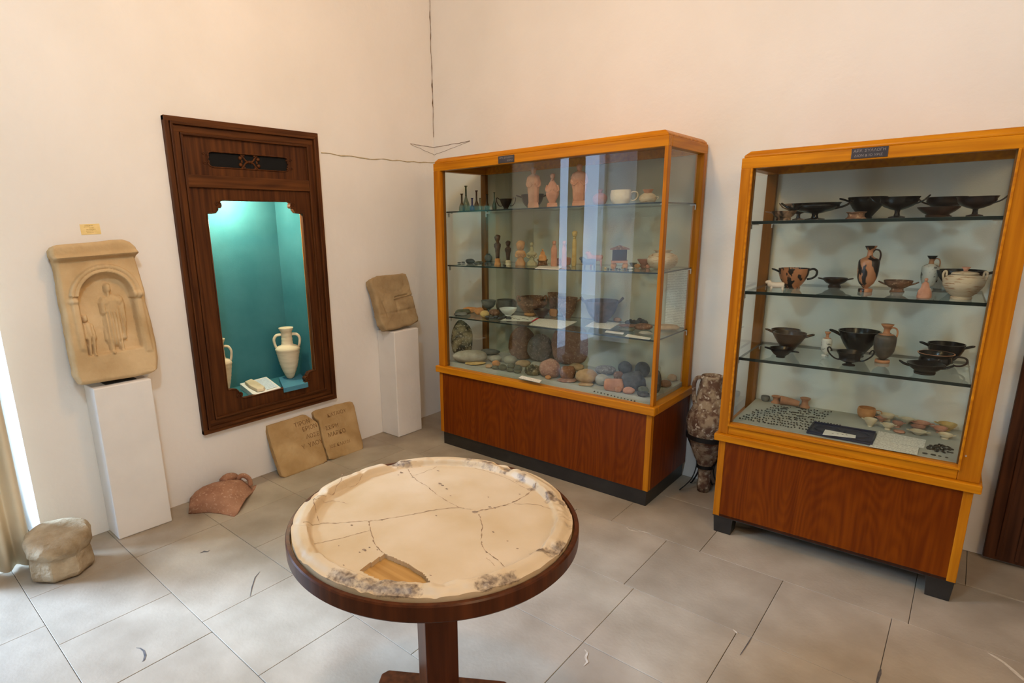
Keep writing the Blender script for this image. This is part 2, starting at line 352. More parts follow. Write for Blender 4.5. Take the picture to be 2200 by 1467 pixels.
for c_ in (((1346,1132),(1352,1138),(1362,1140),(1372,1143)),((1575,1352),(1582,1358),(1584,1362)),((1256,1395),(1262,1402),(1258,1412),(1262,1422),(1254,1430)),((1400,1146),(1385,1143),(1372,1140))):
    P = [onz(a, b, .0006) for a, b in c_]; ribbon(m, P, [.0015]+[.004]*(len(P)-2)+[.001], (0, 0, 1))
obj('mortar_smear', m, mat('pale_mortar', (.46,.38,.28), (.58,.50,.40), sc=60, rough=.9, bump=.2), fo)
# garden door: white frame and glazed leaf in the far side of the opening
d1 = bpy.data.objects.new('door_1', None); S.collection.objects.link(d1); d1['kind'] = 'structure'; d1.location = (-.42, DY1, 0)
m = MB(); m.box(-.05, .03, -.06, 0, 0, DZ); m.box(-.05, .03, DY0-DY1, DY0-DY1+.06, 0, DZ); m.box(-.05, .03, DY0-DY1+.06, -.06, DZ-.07, DZ)
obj('door_frame', m, WPAINT, d1, bevel=.004)
m = MB()
m.box(-.02, .02, -.14, -.065, .02, 2.42); m.box(-.02, .02, -.60, -.53, .02, 2.42); m.box(-.018, .018, -.53, -.14, .02, .25); m.box(-.018, .018, -.53, -.14, .93, .965); m.box(-.018, .018, -.53, -.14, 1.06, 1.095); m.box(-.018, .018, -.53, -.14, 2.34, 2.42)
lf = obj('door_leaf', m, WPAINT, d1, bevel=.003)
obj('pane', MB().box(-.003, .003, -.53, -.14, .25, 2.34), GL, lf)
# dark wooden door at the right end of the back wall
d2 = bpy.data.objects.new('door_2', None); S.collection.objects.link(d2); d2['kind'] = 'structure'; d2.location = (3.38, 0, 0)
m = MB(); m.box(0, .155, -.05, .14, .016, 2.22); m.box(.155, .90, -.05, .14, 2.10, 2.22); m.box(.90, 1.055, -.05, .14, .016, 2.22)
obj('door_frame', m, DX, d2, bevel=.004)
m = MB(); m.box(.04, .055, -.056, -.045, .03, 2.18); m.box(.10, .112, -.056, -.045, .03, 2.18); obj('frame_moulding', m, DX, d2, bevel=.003)
m = MB(); m.box(.158, .897, .06, .10, .02, 2.10)
for z0, z1 in ((.15, .7), (.8, 1.35), (1.45, 2.0)): m.box(.26, .80, .045, .06, z0, z1)
lf2 = obj('door_leaf', m, DX, d2, bevel=.006)
obj('door_handle', MB().tube(smooth_pts([(.22, .06, 1.0), (.22, .01, 1.0), (.235, .0, 1.0), (.32, .0, 1.0)]), .008), METAL, lf2, smooth=True)
struct('trim_1', MB().box(3.38, 4.44, -.02, .14, -.004, .016), mat('threshold_stone', (.2,.16,.12), (.3,.25,.19), rough=.7))
# plaster cracks at the corner and along the left wall
DARKC = mat('crack_shadow', (.10, .055, .025), (.26, .17, .10), sc=60, rough=.9, bump=0)
TANC = mat('filled_crack', (.42, .34, .20), (.52, .42, .26), sc=50, rough=.9, bump=.3)
m = MB(); pts = []; wd = []
zz = 2.16
while zz < 3.2:
    pts.append((.004, -.004+.010*nz((0, 0, zz), 9, 3), zz)); k = abs(nz((1, 0, zz), 14, 5))
    wd.append(.0012+.003*k+(.006*max(0, 1-abs(zz-2.40)/.04))+(.008*max(0, 1-abs(zz-2.52)/.05))); zz += .012
pts = [(p[0]+.002, p[1], p[2]) for p in pts]; ribbon(m, pts, wd, (1, -1, 0)); obj('corner_crack', m, DARKC, wlo)
m = MB()
for a, b_, s_, r_ in (((.0, -.245, 2.094), (.0, 0.0, 2.088), 1, .0018), ((.0, -.245, 2.092), (.0, 0, 2.035), 2, .0011)):
    m.tube([Vector(a).lerp(Vector(b_), t/14)+Vector((.001, 0, .004*nz((t, 0, 0), .7, s_))) for t in range(15)], r_, 5)
obj('scar_line', m, DARKC, wlo)
m = MB()
for a, b_, s_, r_ in (((0, .0, 2.088), (.36, .0, 2.095), 3, .0018), ((0, 0, 2.035), (.36, 0, 2.093), 4, .0011)):
    m.tube([Vector(a).lerp(Vector(b_), t/14)+Vector((0, -.001, .004*nz((t, 0, 0), .7, s_))) for t in range(15)], r_, 5)
obj('scar_line', m, DARKC, wbo)
m = MB(); A = onx(690, 329, 0); B_ = onx(935, 350, 0)
m.tube([A.lerp(B_, t/50)+Vector((.001, 0, .010*nz((t, 0, 0), .22, 8)-.008*math.sin(PI*t/50))) for t in range(51)], [.0035+.002*nz((t, 1, 0), .5, 2) for t in range(51)], 6)
obj('filled_crack', m, TANC, wlo)

# curtain gathered at the garden door
m = MB(); n = 60; zs = [.012+i*2.45/10 for i in range(11)]
for i in range(n+1):
    t = i/n; y = -2.862-.28*t; x = .055+.030*math.sin(t*2*PI*3.5)
    for z in zs: m.v.append((x+.004*math.sin(z*3+t*9), y, z))
for i in range(n):
    for k in range(10): m.face((i*11+k, (i+1)*11+k, (i+1)*11+k+1, i*11+k+1))
ct = obj('curtain', m, CURT, smooth=True); sd = ct.modifiers.new('thick', 'SOLIDIFY'); sd.thickness = .004
tag(ct, 'cream curtain gathered in folds beside the garden door', 'curtain')
cr = obj('curtain_rail', MB().tube([(.055, -2.78, 2.50), (.055, -4.6, 2.50)], .012), METAL, smooth=True)
tag(cr, 'thin metal curtain rail above the garden door', 'rail')
for yb in (-2.80, -4.58): obj('rail_bracket', MB().box(.0, .06, yb, yb+.01, 2.495, 2.505), METAL, cr)

# ------------------------------------------------------------------ carved window frame and lit niche
nb = MB(); D = -.36
nb.box(D-.02, D, NY0, NY1, NZ0, NZ1)                                   # back
nb.box(D, -.035, NY0, NY0+.02, NZ0, NZ1); nb.box(D, -.035, NY1-.02, NY1, NZ0, NZ1)
nb.box(D, -.035, NY0+.02, NY1-.02, NZ0, NZ0+.012); nb.box(D, -.035, NY0+.02, NY1-.02, NZ1-.012, NZ1)
nw = thing('wall_niche_window', 'carved dark wood window frame set in the left wall around a lit turquoise niche', 'window frame', (0, -1.524, .371))
def NL(mb): mb.v = [(x, y+1.524, z-.371) for x, y, z in mb.v]; return mb
obj('niche_lining', NL(nb), TEAL, nw)
FY0, FY1, FZ0, FZ1 = -1.986, -1.062, .371, 2.0825
m = MB()
for x1, i0, i1 in ((.028, 0, .026), (.040, .026, .040), (.022, .040, .075), (.030, .075, .088)):
    m.box(-.03, x1, FY0+i0, FY0+i1, FZ0+i0, FZ1-i0); m.box(-.03, x1, FY1-i1, FY1-i0, FZ0+i0, FZ1-i0)
obj('frame_stile', NL(m), DW, nw, bevel=.003)
m = MB()
for x1, i0, i1 in ((.029, 0, .026), (.041, .026, .040), (.023, .040, .075), (.031, .075, .088)):
    m.box(-.03, x1, FY0+i0, FY1-i0, FZ1-i1, FZ1-i0); m.box(-.03, x1, FY0+i0, FY1-i0, FZ0+i0, FZ0+i1)
m.box(-.03, .027, FY0+.088, FY1-.088, 1.735, 1.80)
obj('frame_rail', NL(m), DWY, nw, bevel=.003)
def plate(outer, holes, x0, x1):
    """board in the wall plane with cut-outs, via triangulated fill"""
    import bmesh
    from mathutils.geometry import tessellate_polygon
    polys = [outer]+holes; V = [Vector((0, p[0], p[1])) for q in polys for p in q]
    tris = tessellate_polygon([[Vector((p[0], p[1], 0)) for p in q] for q in polys])
    mb = MB(); N_ = len(V)
    mb.v = [(x1, v.y, v.z) for v in V]+[(x0, v.y, v.z) for v in V]
    for t in tris:
        a, b, c = t
        nrm = (V[b]-V[a]).cross(V[c]-V[a]).x
        if nrm < 0: b, c = c, b
        mb.face((a, b, c)); mb.face((a+N_, c+N_, b+N_))
    k = 0
    for q in polys:
        L_ = len(q)
        for i in range(L_): mb.face((k+i, k+(i+1) % L_, k+(i+1) % L_+N_, k+i+N_))
        k += L_
    return mb
oy0, oy1, oz0, oz1 = -1.813, -1.205, .528, 1.672
def scallop(cy, cz, sy, sz):
    # corner ornament stepping from the side into the top: small lobes
    P = [(0, .070), (.025, .070), (.050, .066), (.064, .050), (.066, .040), (.078, .040), (.086, .030), (.084, .018), (.078, .010), (.086, .003), (.098, 0)]
    return [(cy+sy*a, cz+sz*b) for a, b in P]
hole = scallop(oy0, oz1, 1, -1)+scallop(oy1, oz1, -1, -1)[::-1]+scallop(oy1, oz0, -1, 1)+scallop(oy0, oz0, 1, 1)[::-1]
i0 = .088
outer = [(FY0+i0, FZ0+i0), (FY1-i0, FZ0+i0), (FY1-i0, 1.735), (FY0+i0, 1.735)]
obj('lower_board', NL(plate(outer, [hole], -.02, .012)), DW, nw, bevel=.002)
m = MB(); hp = [(0.014, p[0], p[1]) for p in hole]; m.tube(hp+[hp[0]], .004, 6); obj('opening_bead', NL(m), DW, nw, smooth=True)
hole2 = [(-1.775, 1.862), (-1.763, 1.850), (-1.745, 1.845), (-1.308, 1.845), (-1.290, 1.850), (-1.278, 1.862), (-1.286, 1.875), (-1.278, 1.885), (-1.286, 1.896), (-1.278, 1.910), (-1.290, 1.922), (-1.308, 1.926), (-1.745, 1.926), (-1.763, 1.922), (-1.775, 1.910), (-1.767, 1.896), (-1.775, 1.885), (-1.767, 1.875)]
outer2 = [(FY0+i0, 1.80), (FY1-i0, 1.80), (FY1-i0, FZ1-i0), (FY0+i0, FZ1-i0)]
obj('transom_board', NL(plate(outer2, [hole2], -.02, .012)), DW, nw, bevel=.002)
m = MB(); hp = [(0.014, p[0], p[1]) for p in hole2]; m.tube(hp+[hp[0]], .0035, 6); obj('transom_bead', NL(m), DW, nw, smooth=True)
m = MB().box(.0005, .003, FY0+i0, FY1-i0, 1.80, FZ1-i0); obj('transom_shade_sheet', NL(m), mat('void_shade_black', (.002,.002,.002), rough=1, bump=0), nw)  # flat black sheet stands in for the unlit hollow behind the transom
# scroll ornament in the middle of the transom and scrolls beside the openings
m = MB(); cy, cz = -1.527, 1.885
for sy in (-1, 1):
    for sz in (-1, 1):
        m.tube(smooth_pts([(.0, cy, cz), (.004, cy+sy*.022, cz+sz*.006), (.004, cy+sy*.035, cz+sz*.022), (.004, cy+sy*.050, cz+sz*.036)]), .0055, 7)
        m.ball((.004, cy+sy*.055, cz+sz*.018), .011, 6); m.ball((.004, cy+sy*.034, cz+sz*.034), .009, 6); m.ball((.004, cy+sy*.046, cz+sz*.003), .006, 6)
m.ball((.004, cy, cz), .010, 6)
obj('transom_scroll', NL(m), DW, nw, smooth=True)
m = MB()
for sy, yy in ((1, -1.775), (-1, -1.278)):
    for z0 in (1.862, 1.910):
        m.tube([(.013, yy-sy*(.016+.010*(1-a/14)*math.cos(a*.6)), z0+.010*(1-a/14)*math.sin(a*.6)) for a in range(12)], .0025, 6); m.ball((.008, yy+sy*.006, z0), .008, 6)
for sy, yy in ((1, oy0), (-1, oy1)):
    for z0, sz in ((oz1, -1), (oz0, 1)):
        m.tube([(.013, yy+sy*(.062+.014*(1-a/16)*math.cos(a*.6)), z0+sz*.020+.014*(1-a/16)*math.sin(a*.6)) for a in range(14)], .003, 6)
obj('corner_scroll', NL(m), DW, nw, smooth=True)
m = MB(); m.box(-.030, -.021, FY0+i0-.0, oy0-.005, FZ0+i0, 1.735); m.box(-.030, -.021, oy1+.004, FY1-i0, FZ0+i0, 1.735)
obj('painted_lit_edge', NL(m), WX, nw)  # bright case wood paints niche light onto the dark frame's inner edge

# ------------------------------------------------------------------ vessels
PROF = {
 'skyphos': [(0,0),(.50,0),(.52,.04),(.46,.07),(.62,.22),(.82,.45),(.95,.72),(.99,1),(.94,1),(.90,.72),(.75,.42),(.5,.2),(0,.14)],
 'deepcup': [(0,0),(.34,0),(.36,.04),(.32,.07),(.48,.25),(.70,.48),(.88,.72),(1,.98),(1,1),(.94,1),(.85,.74),(.62,.42),(.4,.2),(0,.15)],
 'kylix': [(0,0),(.40,0),(.40,.05),(.15,.11),(.12,.26),(.14,.36),(.36,.42),(.68,.54),(.86,.68),(.92,.80),(.91,.86),(1,1),(.96,1),(.86,.84),(.64,.62),(.3,.50),(0,.48)],
 'stemless': [(0,0),(.52,0),(.53,.08),(.46,.16),(.46,.30),(.74,.46),(.94,.70),(.97,.90),(1,1),(.94,1),(.9,.85),(.7,.6),(0,.45)],
 'lowcup': [(0,0),(.5,0),(.52,.06),(.42,.14),(.42,.32),(.62,.42),(.90,.66),(.98,.88),(1,1),(.93,1),(.86,.72),(.6,.52),(0,.45)],
 'lekythos': [(0,0),(.66,0),(.68,.05),(.64,.075),(.22,.085),(.30,.10),(.70,.19),(.92,.31),(1,.46),(1,.65),(.96,.695),(.70,.735),(.36,.765),(.27,.80),(.26,.90),(.34,.915),(.46,.955),(.58,1),(.50,1),(.3,.95),(0,.94)],
 'kantharos': [(0,0),(.46,0),(.46,.06),(.22,.13),(.22,.2),(.5,.28),(.78,.40),(.74,.50),(.82,.72),(1,1),(.93,1),(.7,.7),(.5,.45),(0,.36)],
 'bowl': [(0,0),(.38,0),(.40,.08),(.36,.13),(.64,.38),(.88,.70),(1,.97),(1,1),(.93,1),(.8,.72),(.5,.35),(0,.22)],
 'cone': [(0,0),(.34,0),(.34,.06),(.62,.42),(1,.94),(1,1),(.94,1),(.58,.5),(0,.2)],
 'cup': [(0,0),(.42,0),(.44,.05),(.70,.22),(.86,.45),(.84,.62),(.80,.74),(.96,.96),(.97,1),(.90,1),(.74,.76),(.7,.4),(0,.18)],
 'mug': [(0,0),(.62,0),(.64,.04),(.86,.18),(.97,.42),(1,.7),(.95,.9),(.92,1),(.85,1),(.88,.7),(.8,.25),(0,.12)],
 'jar': [(0,0),(.5,0),(.52,.07),(.46,.10),(.72,.25),(.96,.50),(1,.68),(.86,.84),(.60,.90),(.58,.92),(.0,.92)],
 'roundjar': [(0,0),(.5,0),(.78,.10),(.97,.34),(1,.52),(.9,.72),(.6,.84),(.46,.88),(.48,.94),(.62,1),(.54,1),(.38,.92),(0,.9)],
 'krater': [(0,0),(.40,0),(.42,.06),(.62,.25),(.85,.46),(1,.60),(.96,.68),(.78,.76),(.74,.82),(.80,.98),(.80,1),(.72,1),(.68,.85),(.7,.7),(0,.2)],
 'spool': [(0,0),(1,0),(.98,.10),(.70,.26),(.58,.48),(.62,.70),(.92,.88),(1,.97),(.96,1),(.7,.97),(.5,.85),(0,.82)],
 'stand': [(0,0),(1,0),(1,.12),(.85,.22),(.80,.5),(.85,.78),(1,.9),(1,1),(.6,1),(0,.98)],
 'bottle': [(0,0),(.82,0),(1,.06),(.98,.18),(.72,.36),(.34,.52),(.24,.62),(.23,.94),(.42,.97),(.42,1),(.18,1),(.17,.6),(.0,.55)],
 'flask': [(0,0),(.9,0),(1,.05),(1,.22),(.74,.36),(.40,.46),(.30,.56),(.30,.92),(.52,.97),(.52,1),(.2,1),(.2,.5),(0,.45)],
 'aryballos': [(0,0),(.45,0),(.8,.12),(1,.36),(.96,.56),(.6,.72),(.24,.78),(.20,.86),(.36,.97),(.38,1),(.2,1),(0,.95)],
 'squat': [(0,0),(.55,0),(.85,.10),(1,.30),(.96,.50),(.70,.66),(.44,.74),(.42,.82),(.58,.97),(.60,1),(.45,1),(.35,.85),(0,.8)],
 'dish': [(0,0),(.55,0),(.58,.18),(.52,.24),(.75,.5),(.96,.85),(1,1),(.94,1),(.7,.65),(0,.4)],
 'horncup': [(0,0),(.34,0),(.36,.05),(.62,.25),(.84,.50),(.96,.78),(1,1),(.95,1),(.88,.78),(.55,.35),(0,.18)],
}
def clampP(P, rad, rx=None):
    """keep a thing of this radius in front of the case's back panel"""
    d = away(P)
    if P.z < .45 or P.z > 1.65: return P
    if P.x < 2.2:
        ex = P.y+rad+.043
        if ex > 0: P = P-d*(ex/d.y)
        ex = -.497-(P.y-rad)
        if ex > 0: P = P+d*(ex/d.y)
        P.x = min(max(P.x, .518+(rx or rad)), 2.0-(rx or rad))
    else:
        v = (P-C2).dot(N2)+rad-.507
        if v > 0: P = P-d*(v/d.dot(N2))
        v = .058-((P-C2).dot(N2)-rad)
        if v > 0: P = P+d*(v/d.dot(N2))
    return P
def hnd(kind, sd, R, h):
    H_ = {
     'h': ([(.86,-.22,.80),(1.16,-.20,.90),(1.36,-.10,.95),(1.36,.10,.95),(1.16,.20,.90),(.86,.22,.80)], .055),
     'u': ([(.74,-.20,.64),(1.10,-.20,.78),(1.34,-.10,1.0),(1.34,.10,1.0),(1.10,.20,.78),(.74,.20,.64)], .045),
     'l': ([(.70,-.18,.58),(1.05,-.2,.72),(1.3,-.1,.86),(1.3,.1,.86),(1.05,.2,.72),(.70,.18,.58)], .05),
     'd': ([(.86,-.16,.72),(1.2,-.16,.70),(1.42,-.08,.66),(1.42,.08,.66),(1.2,.16,.70),(.86,.16,.72)], .05),
     'e': ([(.94,0,.92),(1.20,0,.98),(1.42,0,.86),(1.38,0,.64),(1.12,0,.50),(.86,0,.46)], .075),
     'r': ([(.90,0,.78),(1.15,0,.86),(1.50,0,.80),(1.60,0,.55),(1.40,0,.32),(1.1,0,.25),(.92,0,.30)], .06),
     'k': ([(.70,0,.36),(1.05,0,.44),(1.45,0,.74),(1.62,0,1.05),(1.52,0,1.20),(1.38,0,1.10),(1.30,0,.92)], .06),
     's': ([(.22,0,.86),(.42,0,.92),(.80,0,.90),(.96,0,.80),(.90,0,.66)], .085),
     'w': ([(.90,0,.60),(1.0,0,.86),(.96,0,1.0),(.86,0,1.0),(.84,0,.84)], .06),
     'v': ([(.84,0,.42),(1.1,0,.46),(1.2,0,.38),(1.05,0,.28),(.86,0,.30)], .05),
     'ke': ([(.66,0,.32),(1.1,0,.34),(1.5,0,.70),(1.55,0,1.06),(1.36,0,1.10),(1.05,0,.94)], .07),
     'tip': ([(.90,0,.86),(1.12,0,1.0),(1.28,0,1.14)], .08),
    }[kind]
    return MB().tube([(sd*p[0]*R, p[1]*R, p[2]*h) for p in smooth_pts(H_[0], 4)], H_[1]*R, 8)
def vessel(name, label, cat, kind, x0, x1, y0, y1, zs, m, hd='', plane=None, hm=None, group=None, seg=32, rf=None, jit=0, extra=None, closed=None, minh=0, yaw=0):
    """zs: height of the supporting surface; plane=('c1',y) or ('c2',v) for things seen edge-on"""
    xc = (x0+x1)/2
    prof = PROF[kind]; foot = prof[1][0]
    if plane is None:
        P = onz(xc, y1, zs); R = (x1-x0)/2*mpp(P); P = P+away(P)*R*foot; R = (x1-x0)/2*mpp(P)
    else:
        P = vplane(xc, y1, plane); P.z = zs; R = (x1-x0)/2*mpp(P)
    P = clampP(P, R)
    opn = kind not in ('lekythos', 'bottle', 'flask', 'aryballos', 'jar', 'roundjar', 'stand', 'squat') if closed is None else not closed
    top = ht(P, xc, y0, R*.95 if opn else R*.3)
    if top > 1.5: top = ht(P, xc, y0)
    h = max(top-zs, minh or .25*R)
    d = away(P); rz = math.atan2(-d.x, d.y)+yaw     # local x across the view
    t = thing(name, label, cat, (P.x, P.y, zs), rz, group)
    mb = MB().lathe([(a*R, b*h) for a, b in prof], seg, jit=jit, seed=int(x0)); obj('body', mb, m, t, smooth=True, sharp=50)
    hh = hm or m
    for q in hd.split():
        sd = 1 if q[0] == '+' else -1
        obj('handle', hnd(q[1:], sd, R, h), hh, t, smooth=True)
    if extra: extra(t, R, h)
    return t
R2 = .0303; C2 = Vector((2.3577, -.579, 0)); E2 = Vector((math.cos(R2), math.sin(R2), 0)); N2 = Vector((-math.sin(R2), math.cos(R2), 0))
def vplane(px, py, plane):
    if plane[0] == 'c1': return ony(px, py, plane[1])
    return onp(px, py, C2+N2*plane[1], N2)
def rock(name, label, cat, x0, x1, y0, y1, zs, m, jit=.14, blocky=0, dep=.8, plane=None, parent=None, group=None, n=12, yaw=0, flatb=True, smooth=True):
    xc = (x0+x1)/2
    if plane is None:
        P = onz(xc, y1, zs); R = (x1-x0)/2*mpp(P); P = P+away(P)*R*dep*.75
    else: P = vplane(xc, y1, plane); R = (x1-x0)/2*mpp(P)
    R = (x1-x0)/2*mpp(P); P.z = zs; P = clampP(P, R*dep*1.1, R)
    h = ht(P, xc, y0, R*dep*.4)-zs
    h = max(h*1.08, .25*R)
    d = away(P); rz = math.atan2(-d.x, d.y)+yaw
    mb = MB().ball((0, 0, h/2), 1, n, (R*1.06, R*dep, h/2), jit, int(x0+y0), blocky=blocky)
    if flatb: mb.v = [(x, y, max(z, h*.03)-h*.03) for x, y, z in mb.v]
    o = obj(name, mb, m, None, smooth=smooth, loc=(P.x, P.y, zs), rotz=rz)
    return tag(o, label, cat, group)
def sheet(name, label, cat, quad_px, z, m, th=.0012, group=None, tilt=0):
    P = [onz(a, b, z) for a, b in quad_px]; c = sum(P, Vector())/4
    mb = MB(); lo = [(p.x-c.x, p.y-c.y, 0) for p in P]
    b = 0; mb.v = lo+[(a, d_, th) for a, d_, _ in lo]
    mb.face((3, 2, 1, 0)); mb.face((4, 5, 6, 7))
    for i in range(4): mb.face((i, (i+1) % 4, 4+(i+1) % 4, 4+i))
    o = obj(name, mb, m, loc=(c.x, c.y, z)); return tag(o, label, cat, group)

# ---- niche contents
def amphora(name, label, px, py, zs, ytop, wpx):
    P = onz(px, py, zs); h = ht(P, px, ytop)-zs; R = wpx/2*mpp(P); d = away(P)
    t = thing(name, label, 'vase', (P.x, P.y, zs), math.atan2(-d.x, d.y), 'small two-handled jars in the niche')
    pr = [(0,0),(.20,.0),(.30,.02),(.50,.12),(.68,.24),(.80,.36),(.90,.48),(.97,.56),(1,.585),(.98,.61),(.80,.64),(.52,.665),(.46,.70),(.44,.78),(.42,.86),(.44,.92),(.56,.97),(.60,1),(.52,1),(.40,.94),(0,.93)]
    fine = []
    for (a, b), (c, e) in zip(pr[:-1], pr[1:]):
        k = 4 if e-b > .05 else 2
        for i in range(k):
            r_ = a+(c-a)*i/k; z_ = b+(e-b)*i/k; fine.append(((r_+.012*math.sin(z_*90)*(1 if .1 < z_ < .9 else 0))*R, z_*h))
    fine.append((0, .93*h))
    obj('body', MB().lathe(fine, 40), CREAM, t, smooth=True)
    for sd in (-1, 1):
        obj('handle', MB().tube(smooth_pts([(sd*.42*R, 0, .87*h), (sd*.80*R, 0, .86*h), (sd*1.02*R, 0, .79*h), (sd*1.0*R, 0, .70*h), (sd*.90*R, 0, .62*h)], 5), .13*R, 10, .7), CREAM, t, smooth=True)
    return t
zn = NZ0+.012
P = [onz(599, 811, .532), onz(646, 802, .532), onz(662, 822, .532), onz(609, 834, .532)]
c = sum(P, Vector())/4; st = MB().prism([(p.x-c.x, p.y-c.y) for p in P][::-1], 0, .532-zn); st = obj('jar_stand', st, mat('blue_stand_paint', (.05,.20,.30), (.07,.25,.35), rough=.6), loc=(c.x, c.y, zn), bevel=.002)
tag(st, 'low blue block under the right-hand cream jar in the niche', 'stand')
amphora('two_handled_jar', 'ribbed cream two-handled jar standing whole in view at the right of the niche', 624, 812, .532, 703, 51)
amphora('two_handled_jar', 'cream two-handled jar half hidden behind the left stile of the niche window', 483, 852, .505, 727, 45)
m = MB(); P = [onz(515, 824, .540), onz(572, 809, .548), onz(603, 832, .538), onz(546, 849, .527)]
c = sum(P, Vector())/4; b = len(m.v)
for p in P: m.v.append((p.x-c.x, p.y-c.y, 0))
for p in P: m.v.append((p.x-c.x, p.y-c.y, p.z-zn))
m.face((3, 2, 1, 0)); m.face((4, 5, 6, 7))
for i in range(4): m.face((i, (i+1) % 4, 4+(i+1) % 4, 4+i))
wd_ = obj('display_wedge', m, CARD, loc=(c.x, c.y, zn), bevel=.001); tag(wd_, 'white sloping display block on the niche floor', 'display block')
def lerp2(P, s, t, dz=0): return (P[0].lerp(P[3], t)).lerp(P[1].lerp(P[2], t), s)+Vector((0, 0, dz))
m = MB(); q = [lerp2(P, s_, t_, .002) for s_, t_ in ((.52, .1), (.93, .1), (.93, .92), (.52, .92))]; c = sum(q, Vector())/4
m.v = [tuple(p-c) for p in q]+[tuple(p-c+Vector((0,0,.0012))) for p in q]; m.face((3,2,1,0)); m.face((4,5,6,7))
for i in range(4): m.face((i, (i+1)%4, 4+(i+1)%4, 4+i))
tag(obj('caption_card', m, paper('caption_print', (.62,.70,.76), (.3,.35,.42)), loc=c), 'pale blue printed card on the white block in the niche', 'card')
m = MB(); q = [lerp2(P, s_, t_, .003) for s_, t_ in ((.12,.12),(.40,.06),(.47,.40),(.50,.86),(.40,.95),(.18,.90),(.10,.5))]; c = sum(q, Vector())/len(q); k = len(q)
m.v = [tuple(p-c) for p in q]+[tuple((p-c)*.93+Vector((0,0,.018))) for p in q]; m.face(range(k)[::-1]); m.face(range(k, 2*k))
for i in range(k): m.face((i, (i+1)%k, k+(i+1)%k, k+i))
tag(obj('clay_tablet', m, PALE, loc=c, bevel=.003), 'flat tan clay tablet lying on the white block in the niche', 'tablet')

# ------------------------------------------------------------------ pedestals and carved stones on the left wall
def pedestal(name, label, FLp, FRp, z):
    # front corners on the floor, body runs back to the wall
    m = MB(); m.prism([(0, FLp[1]-FRp[1]), (FLp[0], FLp[1]-FRp[1]), (FRp[0], 0), (0, 0)], 0, z)
    o = obj(name, m, PLASTER2, loc=(.0, FRp[1], 0), bevel=.006); return tag(o, label, 'pedestal')
pedestal('pedestal', 'white plastered pillar against the left wall under the arched relief', (.150, -2.523), (.160, -2.267), .790)
pedestal('pedestal', 'white plastered pillar beside the left display case under the small square relief', (.185, -.652), (.190, -.418), .787)

def polyl(pts, t):
    L_ = [0]
    for a, b in zip(pts[:-1], pts[1:]): L_.append(L_[-1]+math.hypot(b[0]-a[0], b[1]-a[1]))
    x = t*L_[-1]
    for i in range(len(pts)-1):
        if x <= L_[i+1] or i == len(pts)-2:
            k = (x-L_[i])/max(L_[i+1]-L_[i], 1e-9); return (pts[i][0]+(pts[i+1][0]-pts[i][0])*k, pts[i][1]+(pts[i+1][1]-pts[i][1])*k)
def slab(name, top, right, bottom, left, p0, n, th, hf, m, NU=60, NV=80, edge=.012, rough=.0015, origin=None):
    """stone slab: outline given on its front plane, relief hf(px,py) raised along the plane's normal"""
    n = Vector(n).normalized(); mb = MB(); ids = {}
    Pm = {}
    for i in range(NU+1):
        for j in range(NV+1):
            u, v = i/NU, j/NV
            a = polyl(top, u); b = polyl(bottom, u); c = polyl(left, v); d = polyl(right, v)
            c00, c10, c01, c11 = top[0], top[-1], bottom[0], bottom[-1]
            q = [(1-v)*a[k]+v*b[k]+(1-u)*c[k]+u*d[k]-((1-u)*(1-v)*c00[k]+u*(1-v)*c10[k]+(1-u)*v*c01[k]+u*v*c11[k]) for k in (0, 1)]
            P = onp(q[0], q[1], p0, n); e = min(u, 1-u)*NU/ (NU*.5); e2 = min(v, 1-v)*2
            dd = min(min(u, 1-u)/.05, min(v, 1-v)/.035, 1); fall = -edge*(1-dd)**2
            P = P+n*(hf(q[0], q[1])+fall+rough*nz(P, 60, 2)+rough*2*nz(P, 18, 4))
            Pm[i, j] = P
    org = Vector(origin) if origin else sum((Pm[i, j] for i in (0, NU) for j in (0, NV)), Vector())/4
    for i in range(NU+1):
        for j in range(NV+1): ids[i, j] = len(mb.v); mb.v.append(tuple(Pm[i, j]-org))
    for i in range(NU):
        for j in range(NV): mb.face((ids[i, j], ids[i, j+1], ids[i+1, j+1], ids[i+1, j]))
    ring = [(i, 0) for i in range(NU)]+[(NU, j) for j in range(NV)]+[(i, NV) for i in range(NU, 0, -1)]+[(0, j) for j in range(NV, 0, -1)]
    prev = [ids[r] for r in ring]
    for s in (.35, .7, 1.0):
        cur = []
        for k, r_ in enumerate(ring):
            P = Pm[r_]-n*(th*s); P = P+Vector((0, 1, 0))*(.004*nz(P, 25, 6))+Vector((0, 0, 1))*(.004*nz(P, 30, 9)); cur.append(len(mb.v)); mb.v.append(tuple(P-org))
        for k in range(len(ring)):
            k2 = (k+1) % len(ring); mb.face((prev[k], prev[k2], cur[k2], cur[k]))
        prev = cur
    mb.face(prev[::1])
    return obj(name, mb, m, loc=org, smooth=True, sharp=60)
def cap(px, py, ax, ay, bx, by, r0, r1=None):
    r1 = r0 if r1 is None else r1
    dx, dy = bx-ax, by-ay; L2 = dx*dx+dy*dy or 1; t = max(0, min(1, ((px-ax)*dx+(py-ay)*dy)/L2))
    d = math.hypot(px-ax-t*dx, py-ay-t*dy); r = r0+(r1-r0)*t
    return math.sqrt(max(0, 1-(d/r)**2)) if d < r else 0
def sst(a, b, x): t = max(0, min(1, (x-a)/(b-a))); return t*t*(3-2*t)
